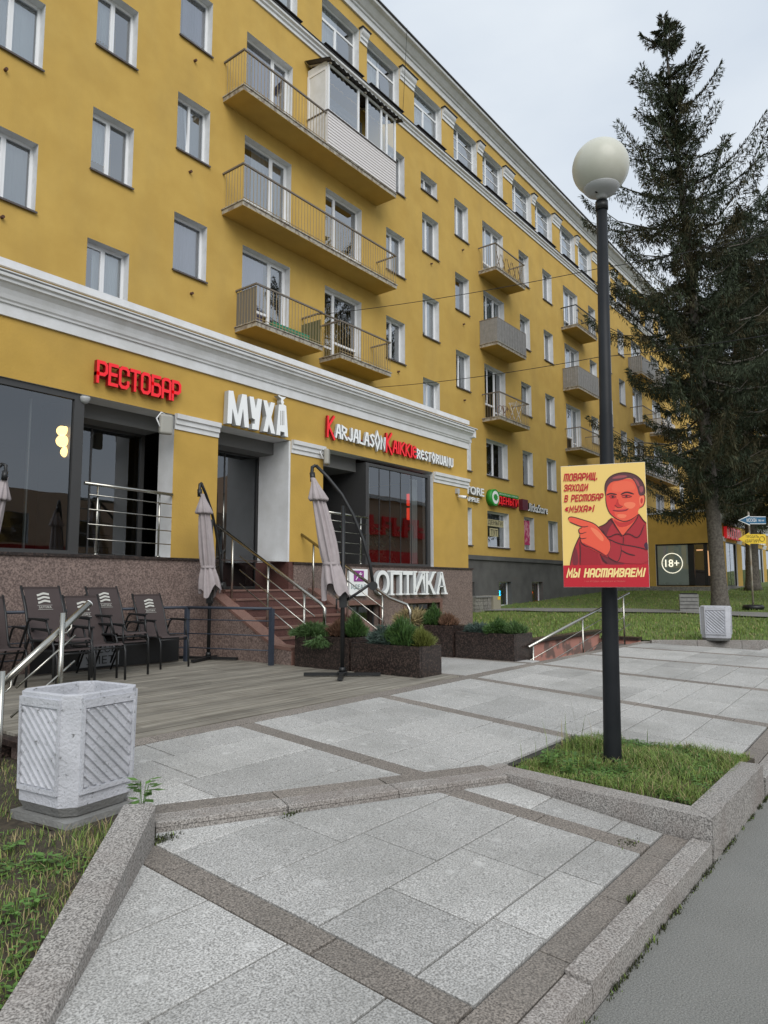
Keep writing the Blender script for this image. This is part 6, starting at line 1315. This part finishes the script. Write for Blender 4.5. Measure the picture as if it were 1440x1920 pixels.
# ================================================================ FAR WING (shop with the 18+ sign)
OP2 = [(42.3, 45.0, 1.0, 3.45, .3), (46.3, 49.0, 1.0, 3.45, .3), (50.2, 52.9, 1.0, 3.45, .3), (54.0, 57, 1.0, 3.45, .3)]
SH = [(9.20, 12.45, 1.02, 3.36)]
fw_ = wing(41.2, 60, OP2, 'far_shop_wing', 'ochre single-storey shop wing farther along the street, behind the spruces', 0, GRAN, 1.0, SH, True)
part('stone_base', fw_, STONEB, lambda b: [b.box(41.12, 41.195, 8.95, 15, .82, 1.0), b.box(41.2, 60, 8.92, 8.995, .82, 1.0)])
for r_ in range(3):
    for k in range(14):
        z_ = .36+.155*r_; y = 9.0+.43*k+(.2 if r_ % 2 else 0); part('stone', fw_, STONEB, lambda b: b.box(41.10+random.uniform(-.012, .012), 41.2, y+.006, y+.424, z_+.005, z_+.15))
    for k in range(16): x = 41.3+.6*k+(.3 if r_ % 2 else 0); part('stone', fw_, STONEB, lambda b: b.box(x+.006, x+.594, 8.90+random.uniform(-.012, .012), 9.0, .36+.155*r_+.005, .36+.155*r_+.15))
sf = part('side_shopfront', fw_, BLKM, lambda b: [b.box(41.24, 41.32, y0, y1, 1.02, 3.36) for y0, y1 in ((12.38, 12.45), (10.40, 10.72), (9.72, 9.90), (9.2, 9.26))]+[b.box(41.24, 41.32, 9.26, 12.38, 1.02, 1.08), b.box(41.24, 41.32, 9.26, 12.38, 3.28, 3.36)])
for a, c in ((10.72, 12.38), (9.90, 10.40), (9.26, 9.72)): part('pane', sf, GLS, lambda b: b.face([(41.29, a, 1.08), (41.29, c, 1.08), (41.29, c, 3.28), (41.29, a, 3.28)][::-1]))
part('frosted_film', sf, mat('grey_film', (.50, .52, .48, 1), .6, emit=(.5, .55, .45, 1), estr=.10), lambda b: b.face([(41.34, 10.72, 1.08), (41.34, 12.38, 1.08), (41.34, 12.38, 3.28), (41.34, 10.72, 3.28)]))  # film is no lamp: its faint emission stands in for the lit shop behind
part('shop_light', sf, mat('warm_shop_light', (1, .6, .3, 1), .5, emit=(1, .5, .25, 1), estr=.9), lambda b: [b.box(41.45, 41.5, 10.0, 10.32, 2.95, 3.02), b.box(43, 43.1, 9.4, 10.3, 1.6, 3.0)])
part('back_room', fw_, INT2, lambda b: [b.box(46, 46.1, 9.3, 14.5, .9, 4), b.box(41.5, 60, 11.5, 11.6, .9, 4), b.box(41.5, 60, 9.4, 14.5, 3.6, 3.65)])
t = thing('age_sign', 'glowing white circle sign reading 18+ in the side window of the far shop', 'sign', (41.2, 11.5, 2.2)); NE = mat('white_neon', (1, 1, .9, 1), .5, emit=(1, .93, .72, 1), estr=.75)
p = atX(1260, 1056, 41.2); R18 = .55
part('ring', t, NE, lambda b: b.tube([(41.22, p.y+R18*math.cos(a*.2618), p.z+R18*math.sin(a*.2618)) for a in range(25)], .018, 6))
me = font_mesh('18+', .42, .01, 'lettering', [NE], width=.74); put(me, 'lettering', t, (41.22, p.y+.37, p.z-.21), -math.pi/2)
for a, c, *_ in OP2: shopwin(fw_, a, c, 1.0, 3.45, 9.06, .09, ((a+c)/2,), BLKM)
for a, c in ((41.2, 42.3), (45.0, 46.3), (49.0, 50.2), (52.9, 54)): part('capital', fw_, WHITE, lambda b: cappr(b, a, c))
part('window_print', fw_, mat('poster_collage', (.04, .05, .03, 1), .7, c2=(.55, .55, .45, 1), scale=5, lo=.5, hi=.53, c3=(.4, .03, .03, 1), scale3=3, amt3=.6), lambda b: b.box(43.7, 44.9, 9.2, 9.21, 1.1, 3.3))
t = thing('far_red_sign', 'red raised sign on the far shop wing partly hidden by the nearest tree trunk', 'sign', (43.5, 8.9, 3.9))
for k in range(7): part('letter', t, [RED, WSIGN], lambda b: [b.box(41.75+.54*k, 41.93+.54*k, 8.80, 8.95, 3.62, 4.25), b.box(41.93+.54*k, 42.14+.54*k, 8.80, 8.95, 4.10 if k % 2 else 3.62, 4.25 if k % 2 else 3.76), b.box(42.14+.54*k, 42.2+.54*k, 8.80, 8.95, 3.7, 4.2, 1)])
t = thing('far_white_sign', 'small white raised sign on the far shop wing at the right edge of the photo', 'sign', (51, 8.9, 3.9))
for k in range(6): part('letter', t, WSIGN, lambda b: [b.box(49.7+.6*k, 49.9+.6*k, 8.82, 8.95, 3.7, 4.15), b.box(49.9+.6*k, 50.1+.6*k, 8.82, 8.95, 3.95, 4.15)])
# ================================================================ ACROSS THE STREET (mirrored in the glass)
ob = thing('opposite_building', 'tan shop building across the street, seen only as a reflection in the shop windows', 'building', (10, -24, 0))
TAN = mat('tan_render', (.50, .36, .26, 1), .9); HOB = [(x, x+2.2, z, z+1.7) for x in range(-28, 34, 5) for z in (3.4,)]
b = MB(); holed(b, lambda u, z, d: (u, -22-d, z), -30, 35, -1, 6.4, HOB, .2, 0, 1, flip=True); b.box(-30, 35, -36, -22.3, -1, 6.2); b.box(35, 90, -36, -22, -1, 9.3); obj('wall', b, [TAN, WHITE], ob)
for (a, c, d, e) in HOB: part('window', ob, GLW, lambda b: b.face([(a, -22.19, d), (a, -22.19, e), (c, -22.19, e), (c, -22.19, d)]))
part('signboard', ob, REDS, lambda b: [b.box(13, 22, -21.95, -21.8, 2.3, 3.3), b.box(-6, 0, -21.95, -21.8, 2.2, 3.0)]); RGL = mat('lit_red_letters', (.45, .015, .015, 1), .5, emit=(1, .02, .02, 1), estr=.12)
for k in range(7): part('letter', ob, RGL, lambda b: [b.box(46+1.75*k, 46.5+1.75*k, -21.9, -21.7, 5.6, 7.4), b.box(46.5+1.75*k, 47.5+1.75*k, -21.9, -21.7, 6.9 if k % 2 else 5.6, 7.4 if k % 2 else 6.1), b.box(46.5+1.75*k, 47.3+1.75*k, -21.9, -21.7, 6.3, 6.6)])
part('signboard', ob, RGL, lambda b: b.box(45, 57, -21.95, -21.8, 2.9, 4.2))
part('cornice', ob, WHITE, lambda b: b.box(35, 90, -22.0, -21.7, 8.9, 9.2))
part('signboard', ob, BLUE, lambda b: b.box(2, 9, -21.95, -21.8, 1.2, 2.2))
struct(part('far_pavement', None, CONC, lambda b: b.box(-60, 120, -22, -19, -1, -.12)))
b = MB(); b.tube([(1, -18.4, -.2), (1, -18.4, 9)], .14, 10); b.tube([(-.9, -18.4, 8.2), (2.9, -18.4, 8.2)], .05, 6); tag(obj('utility_pole', b, BLKM), 'dark utility pole across the street, seen only mirrored in the left shop window', 'utility pole')
# ================================================================ SPRUCES
def spruce(loc, H_, lean, R0, zlow, seed, label, dens=1.0, trunk_r=.34, ntw=1.0):
    r = np.random.default_rng(seed); t = thing('spruce_tree', label, 'tree', loc)
    L0 = Vector(loc); ax = lambda z: Vector((L0.x+lean[0]*(z/H_)**1.3, L0.y+lean[1]*(z/H_)**1.3, L0.z+z))
    b = MB(); zs_ = [0, .25, .6, 1.2, 2.5, 5, 8, 12, 16, H_*.9, H_]; rr_ = [trunk_r*1.35, trunk_r*1.12, trunk_r, trunk_r*.93, trunk_r*.87, trunk_r*.78, trunk_r*.62, trunk_r*.45, trunk_r*.28, .05, .02]
    b.tube([ax(z) for z in zs_], rr_, 14); obj('trunk', b, BARK, t)
    VV, MM = [], []; limbs = MB()
    def twigs(P, D, l_, wf):           # P,D: (n,3) arrays
        D = D/np.linalg.norm(D, axis=1, keepdims=True); s_ = np.cross(D, r.normal(size=D.shape)); s_ /= np.linalg.norm(s_, axis=1, keepdims=True)
        l_ = l_[:, None]; s_ = s_*l_*wf; m0 = P+D*l_*.4
        VV.append(np.stack([P, m0+s_, P+D*l_, m0-s_], 1))
    z = zlow; k = 0
    while z < H_-.1:
        d_ = H_-z; Rz = (.25+.46*d_) if d_ < 5 else (2.55+.28*(d_-5) if d_ < 8.5 else 3.53); Rz = Rz*R0/3.6
        if z-zlow < 1.5: Rz *= .72+.18*(z-zlow)
        nb_ = max(3, int(round((5.2 if d_ > 2.5 else 3.4)*dens)))
        up_ = .42 if d_ < 7 else (.42-.05*(d_-7) if d_ < 15 else .02)
        for j in range(nb_):
            an = k*2.4+j*6.283/nb_+r.normal(0, .45); Lb = max(.3, Rz*(r.uniform(.30, .85) if r.random() < .62 else r.uniform(.95, 1.35)))
            p0 = ax(z+r.uniform(-.25, .25)); dh = Vector((math.cos(an), math.sin(an), 0)); rise = up_+r.normal(0, .12); n = max(4, int(Lb/.20)); pts_ = []
            bend = r.normal(0, .16)
            for i in range(n+1):
                s = i/n; pts_.append(p0+dh*(Lb*s)+Vector((-dh.y, dh.x, 0))*(bend*Lb*s*s)+Vector((0, 0, Lb*((rise-.30)*s-.10*math.sin(s*3.14)+.32*s**2.2))))
            if Lb > .6: limbs.tube([pts_[0], pts_[n//3], pts_[2*n//3], pts_[-1]], [.05*min(1, Lb/3)+.008, .03*min(1, Lb/3)+.005, .016, .004], 4, cap=False)
            A = np.array([tuple(p) for p in pts_]); side = np.array((-dh.y, dh.x, 0.)); dhn = np.array(tuple(dh)); br = r.random() < .3
            for i in range(n):
                s = (i+.5)/n; inner = s < .22 and d_ > 4
                q = int((70 if inner else 120)*ntw*(1-.40*s)+8); wsp = (Lb*.17*(1-s)**.8*min(1, s*3.5)+.09)
                u = r.uniform(0, 1, q)**.8; sd_ = r.choice((-1, 1), q); c0 = A[i]+(A[i+1]-A[i])*r.random((q, 1))
                base_ = c0+side*(sd_*wsp*u)[:, None]+dhn*(wsp*u*.6)[:, None]+np.stack([0*u, 0*u, -.16*u*wsp/.4+r.normal(0, .025, q)], 1)
                hang = (r.random(q) < (.46 if d_ > 3 else .2))
                hl = r.random(q)*np.where(hang, .42*min(1, Lb/2.2)*(1-s*.6), 0); base_[:, 2] -= hl
                D = np.where(hang[:, None], np.stack([side[0]*sd_*.3, side[1]*sd_*.3, -np.ones(q)], 1), side*(sd_*.7)[:, None]+dhn*.75+np.array((0, 0, .22)))+r.normal(0, .26, (q, 3))
                twigs(base_, D, r.uniform(.08, .21, q), .10); MM.append(np.full(q, int(br)) if r.random() < .8 else np.full(q, 1-int(br)))
            # pointed tip sprays
            q = 14; e = A[-1]; D = (A[-1]-A[-2])[None, :]/max(1e-6, np.linalg.norm(A[-1]-A[-2]))+r.normal(0, .38, (q, 3)); twigs(np.repeat(e[None], q, 0)-D*.05, D, r.uniform(.10, .24, q), .10); MM.append(np.zeros(q, int))
        z += .33/min(1.2, dens)*r.uniform(.6, 1.4); k += 1
    V = np.concatenate(VV).reshape(-1, 3); nq = len(V)//4; M = np.concatenate(MM).astype(np.int32)
    me = bpy.data.meshes.new('crown'); me.vertices.add(len(V)); me.vertices.foreach_set('co', V.astype(np.float32).ravel()); me.loops.add(nq*4); me.loops.foreach_set('vertex_index', np.arange(nq*4, dtype=np.int32)); me.polygons.add(nq)
    me.polygons.foreach_set('loop_start', np.arange(0, nq*4, 4, dtype=np.int32)); me.materials.append(NEED); me.materials.append(NEEDB); me.polygons.foreach_set('material_index', M); me.update(calc_edges=True); me.validate()
    put(me, 'crown', t); obj('limbs', limbs, BARK, t); return t
tb = Vector((27.4, 6.1, .15)); dT = (tb-EYE).dot(FW); tp_ = atD(1243, 38, dT); Ht = tp_.z-tb.z
spruce(tuple(tb), Ht, (tp_.x-tb.x, tp_.y-tb.y), 3.15, 4.3, 11, 'tall dark spruce with bare lower trunk, nearest the lamp', .80, .29)
t2 = Vector((42.3, 7.75, .78)); spruce(tuple(t2), 21.5, (.3, -.5), 4.6, 4.2, 23, 'second dark spruce farther back, its trunk behind the arrow signs', .95, .36, .8)
t3 = Vector((33.0, 3.9, .35)); spruce(tuple(t3), 18.8, (-.2, .4), 3.7, 4.6, 37, 'spruce at the right edge of the photo whose crown merges with the tall one', .95, .3, .9)
# ---- arrow sign post in a tyre
sb = Vector((28.5, 5.25, zT(28.5, 5.25))); t = thing('arrow_signpost', 'thin rusty pole in a tyre carrying a blue and a yellow arrow sign', 'signpost', tuple(sb)); dS = (sb-EYE).dot(FW)
part('pole', t, mat('rusty_pale_pole', (.28, .22, .16, 1), .8, c2=(.40, .38, .33, 1), scale=4), lambda b: b.tube([sb, sb+Vector((0, 0, 3.55))], .035, 8))
def tyre(b):
    pts_ = [(sb.x+.27*math.cos(a*.3927), sb.y+.27*math.sin(a*.3927), sb.z+.09) for a in range(17)]; b.tube(pts_, .095, 10)
part('tyre', t, BLKM, tyre)
def arrow(name, px0, px1, py, hh, m, rim, par):
    a, c = atD(px0, py, dS-.1), atD(px1, py, dS-.1); ux_ = (c-a); ux_.z = 0; Wd_ = ux_.length; ux_.normalize(); n_ = Vector((ux_.y, -ux_.x, 0)); n_ = n_ if n_.dot(FW) < 0 else -n_
    f = lambda u, v, d: tuple(a+ux_*u+Vector((0, 0, v))+n_*d); poly = [(0, 0), (.42, -hh*.95), (.40, -hh*.68), (Wd_, -hh*.68), (Wd_, hh*.68), (.40, hh*.68), (.42, hh*.95)]
    b = MB(); b.prism(poly, -.02, 0, f); o = obj(name, b, rim, par); b = MB(); b.face([f(u*.985+.015+(.03 if u == 0 else 0), v*.84, .003) for u, v in poly]); obj('face', b, m, o); return f, Wd_, o
f1, W1, o1 = arrow('blue_arrow', 1384, 1436, 975.5, .20, BLUE, WSIGN, t); f2, W2, o2 = arrow('yellow_arrow', 1384, 1436, 1010.5, .25, YEL, YEL, t)
def ontext(txt_, f, u0, v0, wd_, hh, m, par):
    me = font_mesh(txt_, hh, .0, 'lettering', [m], width=wd_)
    for v in me.vertices: v.co = Vector(f(u0+v.co.x, v0+v.co.z, .008))
    put(me, 'lettering', par)
ontext('МОСКВА', f1, .30, -.06, .36, .13, WSIGN, o1); ontext('1863 км', f1, .72, -.04, .20, .07, WSIGN, o1); ontext('ПРОДАТЬ', f2, .28, .02, .46, .11, BLK, o2); ontext('КВАРТИРУ', f2, .24, -.13, .52, .11, BLK, o2)
b = MB(); b.tube([f2(W2*.86+.09*math.cos(a*.5236), .09*math.sin(a*.5236), .012) for a in range(13)], .008, 4); obj('emblem', b, BLK, o2)
